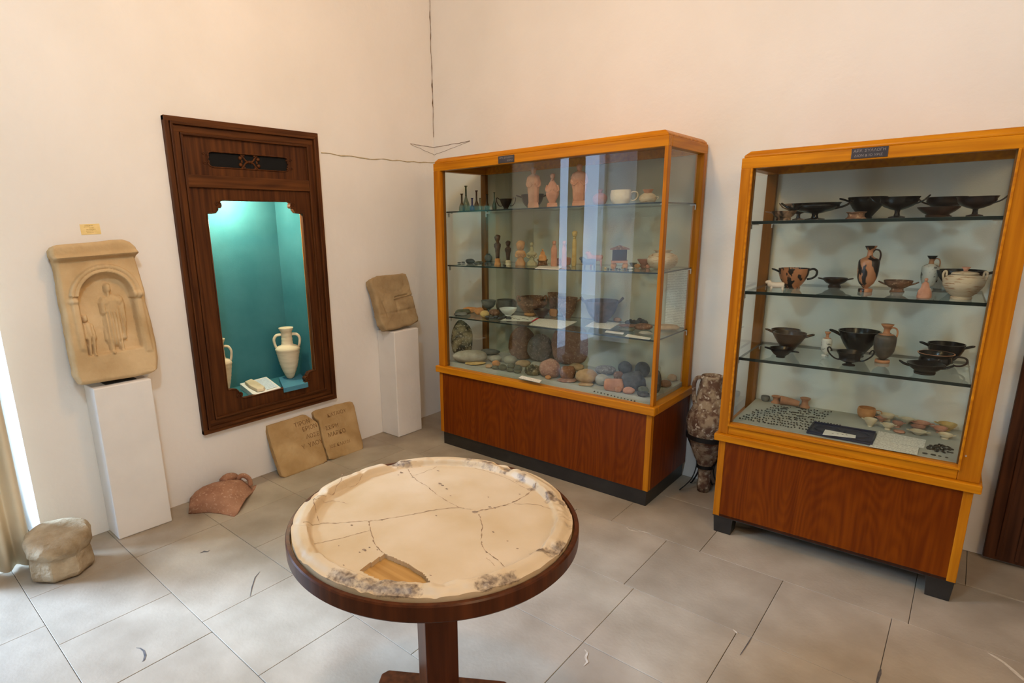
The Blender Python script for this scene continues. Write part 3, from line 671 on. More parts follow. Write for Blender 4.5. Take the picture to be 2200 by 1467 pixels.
def stele(px, py):
    h = 0
    # cornice
    yl = 562-.085*(px-125); h += .012*(1-sst(yl-3, yl+3, py))+.010*math.exp(-((py-yl+4)/4)**2)
    # arch ring
    ex, ey = (px-226)/76, (py-641)/70; rr = math.hypot(ex, ey)
    xl = 168+(py-641)*.20; xr = 283+(py-628)*.20
    inside = sst(-3, 3, px-xl)*(1-sst(-3, 3, px-xr))*(1-sst(757, 763, py+.18*(px-230)))
    if py < 640:
        ring = sst(1.04, .99, rr)*sst(.72, .77, rr) if rr < 1.1 else 0
        h += .016*(sst(-1.04, -.99, -rr)*sst(.74, .78, rr))
        h += -.004*math.exp(-((rr-.88)/.02)**2)
        ins = 1-sst(.70, .76, rr); h -= .020*ins
    else:
        h -= .020*inside
        # pilasters
        for xa in (158+(py-641)*.20, 294+(py-628)*.22): h += .007*math.exp(-((px-xa)/8)**4)*(1-sst(750, 760, py))
    for cx_, cy_ in ((160, 650), (296, 632)): h += .008*math.exp(-(((px-cx_)/14)**4+((py-cy_)/5)**4))
    f = 0
    f = max(f, .95*cap(px, py, 232, 617, 233, 623, 8)); f = max(f, .7*cap(px, py, 234, 628, 235, 638, 5))
    f = max(f, cap(px, py, 229, 650, 256, 648, 13)); f = max(f, cap(px, py, 243, 655, 250, 725, 22, 21))
    f = max(f, .9*cap(px, py, 222, 652, 226, 672, 7)); f = max(f, .9*cap(px, py, 226, 672, 244, 665, 6))
    f = max(f, .9*cap(px, py, 264, 655, 271, 725, 8, 6)); f = max(f, .7*cap(px, py, 244, 735, 246, 755, 8, 6)); f = max(f, .7*cap(px, py, 262, 735, 267, 750, 7, 5))
    if f > .3: f += .10*math.sin((px-.2*py)*.9)*(1 if py > 670 else .3)
    f = max(f, .8*cap(px, py, 185, 684, 186, 688, 6.5)); f = max(f, .8*cap(px, py, 191, 702, 197, 722, 9, 8)); f = max(f, .7*cap(px, py, 195, 725, 198, 762, 5, 4)); f = max(f, .7*cap(px, py, 204, 725, 208, 762, 5, 4)); f = max(f, .6*cap(px, py, 183, 702, 190, 728, 4)); f = max(f, .6*cap(px, py, 200, 702, 208, 728, 4))
    return 1.5*h+.030*f
o = slab('relief_stele', [(112,531),(122,528),(160,525),(200,522),(240,517),(262,516),(278,521),(290,532)], [(290,532),(296,545),(292,556),(304,595),(313,625),(315,650),(327,690),(337,735),(342,770),(341,793),(333,800)],
         [(176,829),(190,828),(220,823),(250,818),(290,812),(325,804),(333,800)], [(112,531),(106,540),(108,552),(118,567),(125,600),(131,640),(140,680),(150,740),(158,780),(165,812),(176,829)],
         (.150, 0, .792), (1, 0, .10), .055, stele, LIME, 110, 150, edge=.016, rough=.0012)
o.location.z += .004
tag(o, 'sandstone relief of a robed figure and child under an arch, on the left pillar', 'relief')
m = MB(); a = onz(215, 836, .79); m.box(.04, .115, -2.46, -2.32, 0, .004); w_ = obj('shim', m, IRON, loc=(0, 0, .7915)); tag(w_, 'thin dark packing plate under the arched relief', 'plate')
w_.location = (.0, 0, .7905)
def rel2(px, py):
    h = 0
    L_ = lambda ax, ay, bx, by, r: cap(px, py, ax, ay, bx, by, r)
    h += -.010*max(L_(848,647,888,635,2.2), L_(852,650,856,672,2), L_(849,640,875,634,2))
    h += .005*max(L_(834,640,842,672,8), L_(884,636,892,668,6)); h += -.005*(L_(822,650,834,680,2)); h += .004*L_(858,665,875,660,5)
    h += -.012*sst(0, 4, 4-abs(py-(672-.22*(px-850))))*.4
    for k in range(3): h += -.0018*math.exp(-((math.hypot((px-845)/1.3, py-610)-18-7*k)/1.6)**2)
    return h
o = slab('relief_fragment', [(801,600),(811,594),(830,592),(858,590),(866,588),(874,590)], [(874,590),(879,605),(884,625),(890,648),(895,670),(900,682),(900,691)],
         [(832,711),(845,709),(862,706),(870,702),(885,700),(900,691)], [(801,600),(797,604),(799,615),(806,630),(811,655),(816,675),(822,698),(832,711)],
         (.175, 0, .79), (1, 0, .30), .05, rel2, LIME2, 60, 70, edge=.010, rough=.0016)
o.location.z += .006
tag(o, 'small square brown stone relief leaning on the pillar by the left display case', 'relief')
# wall card
P = [onx(172, 483.5, 0), onx(214, 480, 0), onx(216, 502, 0), onx(174, 504, 0)]; c = sum(P, Vector())/4
m = MB(); m.box(0, .0015, -.042, .042, -.0245, .0245); o = obj('wall_label', m, YCARD, loc=(0, c.y, c.z)); o.rotation_euler[0] = math.radians(2); tag(o, 'small yellow caption card on the wall above the arched relief', 'card')
m = MB()
for z_, y0_, y1_ in ((.017,-.022,.012),(.011,-.026,-.002),(.006,-.004,.016),(-.001,-.018,.022),(-.008,-.02,.010),(-.014,-.018,.012)):
    yy = y0_
    while yy < y1_:
        l_ = random.uniform(.003, .008); m.box(.0015, .0018, yy, min(yy+l_, y1_), z_-.0012, z_+.0012); yy += l_+.0015
obj('printed_line', m, mat('caption_ink', (.42,.27,.08), rough=.8, bump=0), o)

# inscribed slab in two pieces
pn = Vector((1, 0, .40)).normalized(); p0 = (.150, 0, 0)
o1 = slab('inscribed_slab', [(575,914),(600,906),(630,897),(651,890),(658,891),(672,900)], [(672,900),(683,907),(687,920),(690,938),(694,955),(699,968),(702,978),(704,989)],
     [(613,1026),(640,1018),(670,1006),(695,996),(704,989)], [(575,914),(576,925),(583,950),(592,980),(602,1008),(607,1022),(613,1026)], p0, pn, .035, lambda x, y: -.006*sst(650, 672, x)*sst(915, 895, y), INSC, 50, 50, edge=.005, rough=.0012)
tag(o1, 'left piece of the cracked inscribed stone slab leaning below the niche', 'inscription', 'pieces of the broken inscribed slab')
o2 = slab('inscribed_slab', [(673,886),(677,881),(700,875),(730,867),(752,862),(758,864)], [(758,864),(762,872),(768,900),(774,928),(780,950),(781,962),(778,967)],
     [(708,986),(720,987),(735,980),(745,980),(762,972),(778,967)], [(673,886),(676,896),(686,905),(690,920),(693,938),(697,955),(702,968),(706,980),(708,986)], p0, pn, .035, lambda x, y: 0, INSC, 50, 50, edge=.005, rough=.0012)
tag(o2, 'right piece of the cracked inscribed stone slab leaning below the niche', 'inscription', 'pieces of the broken inscribed slab')
def textmesh(body, size, ext=.0006):
    cu = bpy.data.curves.new('t', 'FONT'); cu.body = body; cu.size = size; cu.extrude = ext; cu.align_x = 'CENTER'
    o = bpy.data.objects.new('t', cu); S.collection.objects.link(o); dg = bpy.context.evaluated_depsgraph_get(); dg.update()
    me = bpy.data.meshes.new_from_object(o.evaluated_get(dg)); bpy.data.objects.remove(o); return me
def lettering(name, body, size, parent, M, m, ext=.0006):
    me = textmesh(body, size, ext); me.materials.clear(); me.materials.append(m); me.transform(M)
    o = bpy.data.objects.new(name, me); S.collection.objects.link(o); o.parent = parent; return o
def cut_text(parent, body, pa, pb, size):
    A = onp(*pa, p0, pn)+pn*.0012; B_ = onp(*pb, p0, pn)+pn*.0012; x = (B_-A).normalized(); y = pn.cross(x); c = (A+B_)/2-parent.location
    M = Matrix(((x.x, y.x, pn.x, c.x), (x.y, y.y, pn.y, c.y), (x.z, y.z, pn.z, c.z), (0, 0, 0, 1)))
    lettering('cut_letters', body, size, parent, M, INK, .0004)
for a in (('ΤΙΡΟΝ', (636,918), (664,908), .040), ('ΕΡΙΟΝ', (648,928), (684,916), .038), ('ΛΟΣΕ', (658,943), (688,934), .038), ('Υ  ΥΛΟΥ', (650,966), (694,950), .040)): cut_text(o1, *a)
for a in (('ΚΑΤΑΙΟΥ', (698,899), (750,883), .036), ('ΣΕΙΡΗ', (698,925), (730,915), .036), ('ΜΑΡΚΟ', (704,940), (745,927), .040), ('ΙΟΣ ΚΛΑΥΔΙ', (710,963), (752,950), .030)): cut_text(o2, *a)

# octagonal stone drum by the curtain
Pc = onz(142, 1248, 0); Pc = Pc+away(Pc)*.115
m = MB(); prof = [(0,0),(.100,0),(.118,.006),(.128,.018),(.131,.035),(.130,.055),(.128,.075),(.126,.095),(.124,.110),(.122,.120),(.126,.128),(.132,.136),(.135,.150),(.136,.162),(.133,.176),(.128,.186),(.118,.194),(.10,.198),(.06,.200),(.02,.200),(0,.200)]
seg = 96
for i, (r, z) in enumerate(prof):
    for j in range(seg):
        a = 2*PI*j/seg; k = ((a+.35) % (PI/4))-PI/8; oc = math.cos(PI/8)/math.cos(k)
        rr = r*(1+(oc-1)*(1.25 if z < .12 else .5))
        P = Vector((rr*math.cos(a), rr*math.sin(a), z)); q = 1+(.075*nz(P, 22, 3) if z > .115 else .02*nz(P, 12, 3))+.012*nz(P, 45, 5)
        lean = (P.x*.6-P.y*.8)/.15
        zt = z-(.030*max(0, lean)*(z/.2)**2)+.016*max(0, -lean)*(z/.2)**2-(.006*nz(P, 20, 9) if z > .12 else 0)
        m.v.append((P.x*q, P.y*q, max(zt, 0)))
for i in range(len(prof)-1):
    for j in range(seg): k = (j+1) % seg; m.face((i*seg+j, i*seg+k, (i+1)*seg+k, (i+1)*seg+j))
o = obj('stone_drum', m, DRUM, loc=(Pc.x, Pc.y, 0), smooth=True, sharp=35); o.rotation_euler[2] = .6
tag(o, 'weathered octagonal limestone drum on the floor by the curtain', 'stone')

# big pottery shoulder fragment lying on the floor
t = thing('amphora_fragment', 'brown curved shoulder fragment of a big jar lying on the floor below the niche', 'sherd', (.20, -1.98, 0), 0)
A_ = onz(405, 1104, 0); B_ = onz(503, 1110, 0); C_ = Vector((.085, -1.80, .02))
m = MB(); NU, NV = 44, 30; G = {}
axis_o = Vector((.20, -1.98, 0))
top = [(408,1070),(420,1056),(436,1045),(460,1036),(490,1030),(520,1030),(536,1042),(553,1056)]
bot = [(405,1104),(418,1104),(445,1101),(475,1104),(503,1110)]
rt = [(553,1056),(540,1060),(528,1072),(518,1088),(510,1102),(503,1110)]
lf_ = [(408,1070),(406,1085),(405,1104)]
for i in range(NU+1):
    for j in range(NV+1):
        u, v = i/NU, j/NV; a = polyl(top, u); b = polyl(bot, u); c = polyl(lf_, v); d = polyl(rt, v)
        q = [(1-v)*a[k]+v*b[k]+(1-u)*c[k]+u*d[k]-((1-u)*(1-v)*top[0][k]+u*(1-v)*top[-1][k]+(1-u)*v*bot[0][k]+u*v*bot[-1][k]) for k in (0, 1)]
        xb = .154+(.375-.154)*u; xb = onz(*polyl(bot, u), .0).x; w_ = v**.7
        P = onx(q[0], q[1], .10*(1-w_)+xb*w_+.035*math.sin(PI*v))
        P.z = max(P.z, .001)
        G[i, j] = P-axis_o
for k, P in G.items(): m.v.append(tuple(P+Vector((.0015*nz(P, 30, 1), .0015*nz(P, 30, 2), 0))))
for i in range(NU):
    for j in range(NV): a = i*(NV+1)+j; m.face((a, a+1, a+NV+2, a+NV+1))
sh = obj('shell', m, SHERD, t, smooth=True); q = sh.modifiers.new('thick', 'SOLIDIFY'); q.thickness = .012; q.offset = -1
P1 = onx(478, 1033, .10)-axis_o; P2 = onx(500, 1024, .085)-axis_o; 
obj('neck', MB().tube(smooth_pts([onx(477,1034,.10)-axis_o, onx(488,1027,.085)-axis_o, onx(503,1024,.07)-axis_o, onx(512,1030,.075)-axis_o], 4), [.02,.022,.024,.025,.026,.027,.026,.025,.022,.020,.018,.016,.014], 10), SHERD, t, smooth=True)
obj('handle', MB().tube(smooth_pts([onx(512,1031,.09)-axis_o, onx(516,1023,.10)-axis_o, onx(526,1022,.11)-axis_o, onx(536,1030,.12)-axis_o, onx(538,1043,.13)-axis_o], 5), .014, 10), SHERD, t, smooth=True)

# ------------------------------------------------------------------ jar between the cases, on an iron stand
Pa = onz(1513, 1051, 0); Pa = Vector((Pa.x, min(Pa.y, -.135), 0)); hA = ht(Pa, 1530, 806); kk = mpp(Pa+Vector((0,0,.35)))
prof = []
rows = [(1048,12),(1043,14),(1030,13),(1012,13.5),(1000,15),(985,22),(965,30),(945,37),(925,42),(905,45),(892,43),(878,36),(860,30),(840,26.5),(824,24),(815,22),(810,22),(806,21)]
for y_, r_ in rows: prof.append((r_*kk, max(0, ht(Pa, 1525, y_))))
prof = [(0, 0)]+[(prof[0][0], 0)]+prof[1:]+[(18*kk, hA-.001), (17*kk, hA-.03), (0, hA-.05)]
t = thing('amphora', 'tall encrusted pointed jar standing between the two display cases', 'vase', (Pa.x, Pa.y, 0), math.radians(40))
obj('body', MB().lathe(prof, 40, jit=.035, seed=4), SEAAM, t, smooth=True)
for sd in (-1, 1):
    obj('handle', MB().tube(smooth_pts([(sd*20*kk, 0, hA-.012), (sd*32*kk, 0, hA-.014), (sd*37*kk, 0, hA-.05), (sd*35*kk, 0, hA-.12), (sd*31*kk, 0, hA-.185)], 5), .011, 8), SEAAM, t, smooth=True)
st = thing('iron_stand', 'black iron two-ring stand holding the tall pointed jar', 'stand', (Pa.x, Pa.y, 0), 0)
z1, z2 = ht(Pa, 1515, 934), ht(Pa, 1510, 999)
def ring(z, r, hh=.012, wd=.004):
    return MB().lathe([(r, z-hh), (r+wd, z-hh), (r+wd, z+hh), (r, z+hh), (r, z-hh)], 36)
obj('upper_ring', ring(z1, 42*kk, .012), IRON, st, smooth=True, sharp=40)
obj('lower_ring', ring(z2, 17*kk, .009), IRON, st, smooth=True, sharp=40)
for a in (15, 80, 150):
    a = math.radians(a); c_, s_ = math.cos(a), math.sin(a)
    pts = [(r*c_, r*s_, z) for r, z in ((43*kk, z1), (30*kk, (z1+z2)/2), (18*kk, z2), (20*kk, z2*.6), (34*kk, .02), (40*kk, .004))]
    pts = [(x, min(y, -Pa.y-.01), z) for x, y, z in pts]
    obj('leg', MB().tube(smooth_pts(pts, 5), .0045, 7), IRON, st, smooth=True)
Q = [onz(1460, 1052, .004), None]; 
pts = [ony(1478, 940, -.15), ony(1488, 965, -.16), ony(1496, 985, -.17), ony(1495, 1005, -.19), ony(1484, 1030, -.21), onz(1460, 1052, .005)]
cb = obj('cable', MB().tube(smooth_pts(pts, 6), .0032, 7), IRON, smooth=True); tag(cb, 'loose black cable hanging down beside the pointed jar', 'cable')

# ------------------------------------------------------------------ display cases
def show_case(label, loc, rz, W_, Dp, zk, zbb, zlb, zl, shelves, zt, pw, pr_, oz, feet, panes, name='display_case', sth=.008, linen=None):
    """local: x 0..W along the front, y 0..Dp to the back, z up"""
    t = thing(name, label, 'display case', loc, rz)
    ins = .02
    obj('base_panel', MB().box(ins+.03, W_-ins-.03, ins, ins+.018, zbb, zlb), WP, t)
    for a in (ins, W_-ins-.03): obj('corner_post', MB().box(a, a+.03, ins-.002, ins+.03, zbb, zlb), WZ, t, bevel=.003)
    m = MB(); m.box(ins, ins+.018, ins+.03, Dp, zbb, zlb); m.box(W_-ins-.018, W_-ins, ins+.03, Dp, zbb, zlb); m.box(ins+.018, W_-ins-.018, Dp-.018, Dp, zbb, zlb)
    obj('side_panel', m, WP, t)
    m = MB()
    if feet:
        for fx in (ins+.002, W_-ins-.092):
            for fy in (ins+.006, Dp-.096):
                m = MB().prism([(fx, fy), (fx+.09, fy), (fx+.09, fy+.09), (fx, fy+.09)][::1], 0, zbb); 
                m.v = [((x-fx-.045)*(.86 if z < .01 else 1)+fx+.045, (y-fy-.045)*(.9 if z < .01 else 1)+fy+.045, z) for x, y, z in m.v]
                obj('foot', m, KICK, t, bevel=.002)
        obj('bottom_board', MB().box(ins, W_-ins, ins, Dp, zbb-.004, zbb+.012), KICK, t)
    else:
        obj('plinth', MB().box(ins+.014, W_-ins-.014, ins+.014, Dp, 0, zbb+.005), KICK, t)
    # ledge
    m = MB(); m.box(0, W_, 0, .05, zlb, zl); obj('ledge', m, WX, t, bevel=.005)
    for a in (0, W_-.05): obj('side_ledge', MB().box(a, a+.05, .05, Dp, zlb, zl), WY, t, bevel=.004)
    obj('case_floor', MB().box(.05, W_-.05, .05, Dp-.02, zl-.02, zl), CFLOOR, t)
    # posts
    xi0, xi1, zt0, zt1 = oz
    m = MB(); m.box(pw, xi0, .02, .06, zl, zt0+.001); obj('post', m, WZ, t, bevel=.003)
    m = MB(); m.box(xi1, W_-pr_, .02, .06, zl, zt0+.001); obj('post', m, WZ, t, bevel=.003)
    for a in (xi0, xi1-.008): obj('glass_track', MB().box(a, a+.008, .045, .06, zl, zt0), WIN, t)
    for xx in (pw, W_-pr_-.045):
        obj('post', MB().box(xx, xx+.045, Dp-.055, Dp-.01, zl, zt0), WIN if xx == pw else WZ, t, bevel=.003)
    # top frame
    obj('top_rail', MB().box(pw, W_-pr_, .02, .065, zt0, zt1), WX, t, bevel=.003)
    m = MB(); m.box(pw, pw+.045, .065, Dp-.01, zt0, zt1); m.box(W_-pr_-.045, W_-pr_, .065, Dp-.01, zt0, zt1); m.box(pw+.045, W_-pr_-.045, Dp-.05, Dp-.01, zt0, zt1)
    obj('top_side_rail', m, WY, t, bevel=.003)
    m = MB(); x0, x1, y0, y1 = pw+.006, W_-pr_-.006, .026, Dp-.012; q = .022; z0, z1_ = zt1, zt
    b = [(x0,y0),(x1,y0),(x1,y1),(x0,y1)]; u_ = [(x0+q,y0+q*.6),(x1-q,y0+q*.6),(x1-q,y1),(x0+q,y1)]
    zm = z0+.010
    m.v = [(x, y, z0) for x, y in b]+[(x, y, zm) for x, y in b]+[(x, y, z1_) for x, y in u_]
    m.face((3,2,1,0)); m.face((8,9,10,11))
    for k in (0, 4):
        for i in range(4): m.face((k+i, k+(i+1)%4, k+4+(i+1)%4, k+4+i))
    obj('top_board', m, WX, t, bevel=.004)
    # back panel, side glass, front glass
    obj('back_panel', MB().box(pw+.045, W_-pr_-.045, Dp-.03, Dp-.018, zl, zt0), linen or BACK, t)
    for xx in (pw+.018, W_-pr_-.024):
        obj('side_pane', MB().box(xx, xx+.005, .06, Dp-.055, zl, zt0), GL, t)
    for k, (a, b_) in enumerate(panes): obj('glass_door', MB().box(a, b_, .040+.009*k, .044+.009*k, zl, zt0), GL, t)
    for z in shelves:
        sh = obj('glass_shelf', MB().box(xi0+.008, xi1-.008, .062, Dp-.035, z-sth, z, 0, 1), [GS, GE], t)
        for xx, s_ in ((xi0+.002, 1), (xi1-.002, -1)):
            for yy in (.09, Dp-.07):
                obj('shelf_bracket', MB().box(min(xx, xx+s_*.03), max(xx, xx+s_*.03), yy-.006, yy+.006, z-sth-.004, z-sth-.0005).box(min(xx, xx+s_*.003), max(xx, xx+s_*.003), yy-.006, yy+.006, z-.035, z-sth-.004), METAL, sh)
    return t
c1x, c1y = .4864, -.5556
W1 = 1.5664
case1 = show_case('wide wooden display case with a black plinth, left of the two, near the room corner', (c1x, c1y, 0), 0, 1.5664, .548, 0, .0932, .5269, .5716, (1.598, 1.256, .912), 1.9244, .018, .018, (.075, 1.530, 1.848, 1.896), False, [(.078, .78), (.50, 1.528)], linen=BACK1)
case2 = show_case('wooden display case on black block feet, right of the two, nearer the doorway', (C2.x, C2.y, 0), R2, .9551, .542, 0, .0915, .4822, .5171, (1.497, 1.191, .885), 1.7873, .012, .010, (.055, .880, 1.716, 1.760), True, [(.058, .878)], sth=.013)
obj('raised_floor', MB().box(.05, W1-.05, .062, .517, .5716, .598), CFLOOR, case1)
obj('bottom_rail', MB().box(.055, .880, .022, .06, .5171, .572), WX, case2, bevel=.004)
m = MB(); m.box(.052, .060, .012, .026, .566, 1.716); m.box(.876, .884, .012, .026, .566, 1.716); m.box(.052, .884, .012, .026, .558, .568); obj('door_bead', m, WX, case2, bevel=.002)
obj('raised_floor', MB().box(.06, .9, .06, .511, .5171, .5745), CFLOOR, case2)
obj('case_lock', MB().tube([(.875+.018, .02, .62), (.893, .012, .62)], .003), METAL, case2)
# name plates on the top rails
def plaque(case, x0, x1, z0, z1, lines, y):
    p = obj('name_plate', MB().box(x0, x1, y-.003, y, z0, z1), PLQ, case, bevel=.001)
    for s_, xc, zc, size in lines:
        M = Matrix(((1,0,0,xc),(0,0,-1,y-.0032),(0,1,0,zc),(0,0,0,1)))
        lettering('lettering', s_, size, p, M, LETT, .0003)
plaque(case1, 0.545, .660, 1.852, 1.892, [('ΑΡΧ. ΣΥΛΛΟΓΗ', .602, 1.876, .0135), ('ΔΩΡΕΑ', .630, 1.860, .012)], .020)
plaque(case2, .405, .520, 1.722, 1.760, [('ΑΡΧ. ΣΥΛΛΟΓΗ', .462, 1.745, .0140), ('ΔΙΟΝ & ΙΟ ΥΡΙΣ', .460, 1.728, .0125)], .020)

# ------------------------------------------------------------------ right case: top shelf
Z1 = 1.4975; c2 = lambda v: ('c2', v)
G2 = 'ancient drinking cups and oil flasks in the right display case'
V = vessel
V('cup', 'small worn dark cup at the left end of the top shelf, right case', 'cup', 'dish', 1658, 1708, 453, 471, Z1, WORN, '-h', c2(.16), group=G2)
V('kylix', 'worn brown-handled footed cup behind the leftmost, top shelf, right case', 'cup', 'kylix', 1687, 1742, 437, 470, Z1, WORN, '-u', c2(.42), group=G2)
V('kylix', 'wide black footed cup with one raised handle, left part of the top shelf, right case', 'cup', 'kylix', 1703, 1797, 436, 468, Z1, BLK, '+u -u', c2(.22), group=G2)
V('skyphos', 'deep black tapering cup at the middle back of the top shelf, right case', 'cup', 'deepcup', 1823, 1894, 423, 467, Z1, BLK, '-h', c2(.40), group=G2)
V('pottery_stand', 'small brown spool-shaped foot in front of the deep black cup, top shelf, right case', 'stand', 'stand', 1820, 1857, 455, 468, Z1, BRNC, '', c2(.14), group=G2)
V('kylix', 'black footed cup with a thin stem right of the deep cup, top shelf, right case', 'cup', 'kylix', 1889, 1963, 423, 466, Z1, BLK, '+u -u', c2(.22), group=G2)
V('kylix', 'brown-black cup with one handle behind the shallow dish, top shelf, right case', 'cup', 'kylix', 1991, 2063, 423, 463, Z1, BRG, '-u', c2(.38), group=G2)
V('dish', 'shallow brown dish on a low foot near the right of the top shelf, right case', 'dish', 'dish', 1977, 2051, 444, 463, Z1, BRG, '', c2(.12), group=G2)
V('kylix', 'brown-black footed cup at the right end of the top shelf, right case', 'cup', 'kylix', 2058, 2129, 422, 462, Z1, BRG, '+u', c2(.22), group=G2)
# second shelf
Z2 = 1.1915
def animal(name, label, cat, x0, x1, y0, y1, zs, m, plane=None, sd=1, group=None):
    xc = (x0+x1)/2
    P = onz(xc, y1-1, zs) if plane is None else vplane(xc, y1, plane); P.z = zs
    L_ = (x1-x0)*mpp(P); h = ht(P, xc, y0)-zs; d = away(P)
    mb = MB()
    mb.tube(smooth_pts([(-.36*L_*sd, 0, .52*h), (-.2*L_*sd, 0, .56*h), (.1*L_*sd, 0, .54*h), (.28*L_*sd, 0, .62*h), (.36*L_*sd, 0, .80*h), (.42*L_*sd, 0, .86*h)], 3), [.10*L_]+[.16*L_]*10+[.13*L_]*3+[.11*L_, .07*L_], 10)
    mb.ball((.42*L_*sd, 0, .84*h), .10*L_, 7, (1.3, .8, 1))
    for sx in (-.28, .22):
        for sy in (-1, 1): mb.tube([(sx*L_*sd, sy*.07*L_, .5*h), (sx*L_*sd*1.05, sy*.08*L_, .2*h), (sx*L_*sd*1.08, sy*.08*L_, 0)], [.075*L_, .05*L_, .045*L_], 7)
    for sy in (-1, 1): mb.tube([(.40*L_*sd, sy*.04*L_, .92*h), (.39*L_*sd, sy*.06*L_, 1.0*h)], [.03*L_, .012*L_], 6)
    o = obj(name, mb, m, loc=(P.x, P.y, zs), smooth=True, rotz=math.atan2(-d.x, d.y)); return tag(o, label, cat, group)
animal('animal_figurine', 'small whitish clay animal figurine at the left of the second shelf, right case', 'figurine', 1647, 1687, 603, 625, Z2, mat('whitish_clay', (.62,.50,.40), (.74,.62,.52), rough=.85), sd=-1)
V('skyphos', 'red-figured deep cup with ring handles on the second shelf, right case', 'cup', 'skyphos', 1672, 1731, 574, 620, Z2, REDF, '+e -h', hm=BLK, group=G2)
V('cup', 'small dark low cup left of the tall oil flask, second shelf, right case', 'cup', 'stemless', 1770, 1815, 595, 617, Z2, BRG, '+h -h', group=G2)
V('lekythos', 'tall red-figured oil flask in the middle of the second shelf, right case', 'vase', 'lekythos', 1839, 1877, 528, 628, Z2, REDL, '+s', hm=BRG, group=G2)
V('cup', 'reddish-brown low cup with raised handles right of the tall oil flask, second shelf, right case', 'cup', 'lowcup', 1901, 1952, 600, 628, Z2, BRNC, '+l -l', group=G2)
def lekneck(t, R, h): pass
V('lekythos', 'white-ground oil flask behind the pink figurine, second shelf, right case', 'vase', 'lekythos', 1976, 2006, 549, 625, Z2, WHT, '+s', hm=TERR, group=G2,
  extra=lambda t, R, h: (obj('neck_glaze', MB().lathe([(.37*R, .758*h), (.285*R, .80*h), (.275*R, .90*h), (.35*R, .913*h)], 28), TERR, t, smooth=True), obj('mouth_glaze', MB().lathe([(.36*R, .912*h), (.475*R, .952*h), (.60*R, 1.001*h), (.5*R, 1.002*h)], 28), BLK, t, smooth=True)))
def figurine(name, label, x0, x1, y0, y1, zs, m, kind='stand', plane=None, base=True, group=None, bm=None, depth=.6, headm=None):
    xc = (x0+x1)/2
    P = onz(xc, y1-1, zs) if plane is None else vplane(xc, y1, plane); P.z = zs
    R = (x1-x0)/2*mpp(P); P = clampP(P, R*.7); h = ht(P, xc, y0)-zs; d = away(P)
    t = thing(name, label, 'figurine', (P.x, P.y, zs), math.atan2(-d.x, d.y), group)
    hr = .075*h
    if kind == 'stand': pr = [(.74,.13),(.76,.2),(.80,.35),(.88,.5),(.98,.62),(1,.70),(.86,.78),(.50,.825),(.22,.85)]
    elif kind == 'wing': pr = [(.50,.13),(.55,.18),(.85,.30),(.98,.42),(.90,.55),(.62,.68),(.44,.74),(.26,.80),(.2,.84)]
    elif kind == 'seat': pr = [(.85,.0),(1,.06),(.96,.25),(.9,.40),(.60,.52),(.52,.66),(.48,.74),(.3,.80),(.2,.83)]
    elif kind == 'veil': pr = [(.9,.0),(1,.1),(.92,.3),(.88,.5),(.9,.66),(.7,.76),(.45,.84),(.35,.87)]
    elif kind == 'idol': pr = [(.55,.22),(.62,.35),(.74,.5),(1,.60),(.95,.68),(.5,.74),(.42,.80)]; 
    elif kind == 'bust': pr = [(.95,.0),(1,.12),(.62,.26),(.58,.40),(.95,.50),(.85,.58),(.5,.63),(.6,.68)]
    elif kind == 'rider': pr = [(1,.0),(.96,.14),(.5,.22),(.55,.40),(1,.50),(.9,.56),(.4,.62),(.3,.8)]
    z0 = pr[0][1]
    if base:
        if kind in ('stand', 'wing'): b = MB().box(-.80*R, .80*R, -.55*R, .55*R, 0, .09*h).box(-.74*R, .74*R, -.50*R, .50*R, .09*h, .135*h)
        else: b = MB().lathe([(0,0),(1*R,0),(1.0*R,.05*h),(.8*R,.09*h),(.85*R,z0*h*.8),(.6*R,z0*h),(0,z0*h)], 18)
        if z0 > .1: obj('base', b, bm or m, t, bevel=.001)
    mb = MB(); prof = []
    for (a, b_), (c, e) in zip(pr[:-1], pr[1:]):
        for i in range(3): prof.append(((a+(c-a)*i/3)*R, (b_+(e-b_)*i/3)*h))
    prof.append((pr[-1][0]*R, pr[-1][1]*h))
    b0 = len(mb.v); mb.lathe(prof, 30, 1, depth, jit=.10, seed=int(x0))
    # drapery folds
    mb.v = [(x*(1+.05*math.sin(math.atan2(y, x)*9+z/h*5)), y*(1+.06*math.sin(math.atan2(y, x)*11+z/h*4)), z) for x, y, z in mb.v]
    obj('body', mb, m, t, smooth=True)
    big = kind == 'bust'
    hb = MB(); hz = (.80 if big else .915)*h if kind != 'veil' else .92*h; hr = (.20 if big else .085)*h
    if kind in ('idol',): hz, hr = .86*h, .11*h
    hb.ball((0, -.02*R, hz), hr, 9, (.82, .9, 1)); hb.tube([(0, 0, hz-hr*1.6), (0, 0, hz-hr*.6)], hr*.5, 8)
    hb.ball((0, -.02*R-hr*.88, hz-.08*hr), hr*.16, 5, (1, 1.2, 2)); hb.ball((0, .01, hz+hr*.35), hr*.95, 7, (.95, .95, .8), .2, 3)
    obj('head', hb, headm or m, t, smooth=True)
    if kind in ('stand', 'wing', 'rider', 'bust'):
        for sd in (-1, 1):
            k = .72 if kind == 'stand' else .66
            if kind in ('rider', 'bust'): k = .55
            obj('arm', MB().tube(smooth_pts([(sd*.75*R, 0, k*h), (sd*.95*R, -.12*R, (k-.14)*h), (sd*.55*R, -.62*depth*R, (k-.2)*h), (sd*.18*R, -.9*depth*R, (k-.12)*h)], 4), [.16*R]*6+[.13*R]*6+[.11*R], 8), m, t, smooth=True)
    return t
figurine('seated_figurine', 'small pink clay seated figurine at the front of the second shelf, right case', 1971, 1996, 598, 642, Z2, PINK, 'seat', base=False)
V('skyphos', 'black deep cup half hidden behind the lidded beige jar, second shelf, right case', 'cup', 'deepcup', 2017, 2096, 577, 621, Z2, BLK, '-e +h', group=G2)
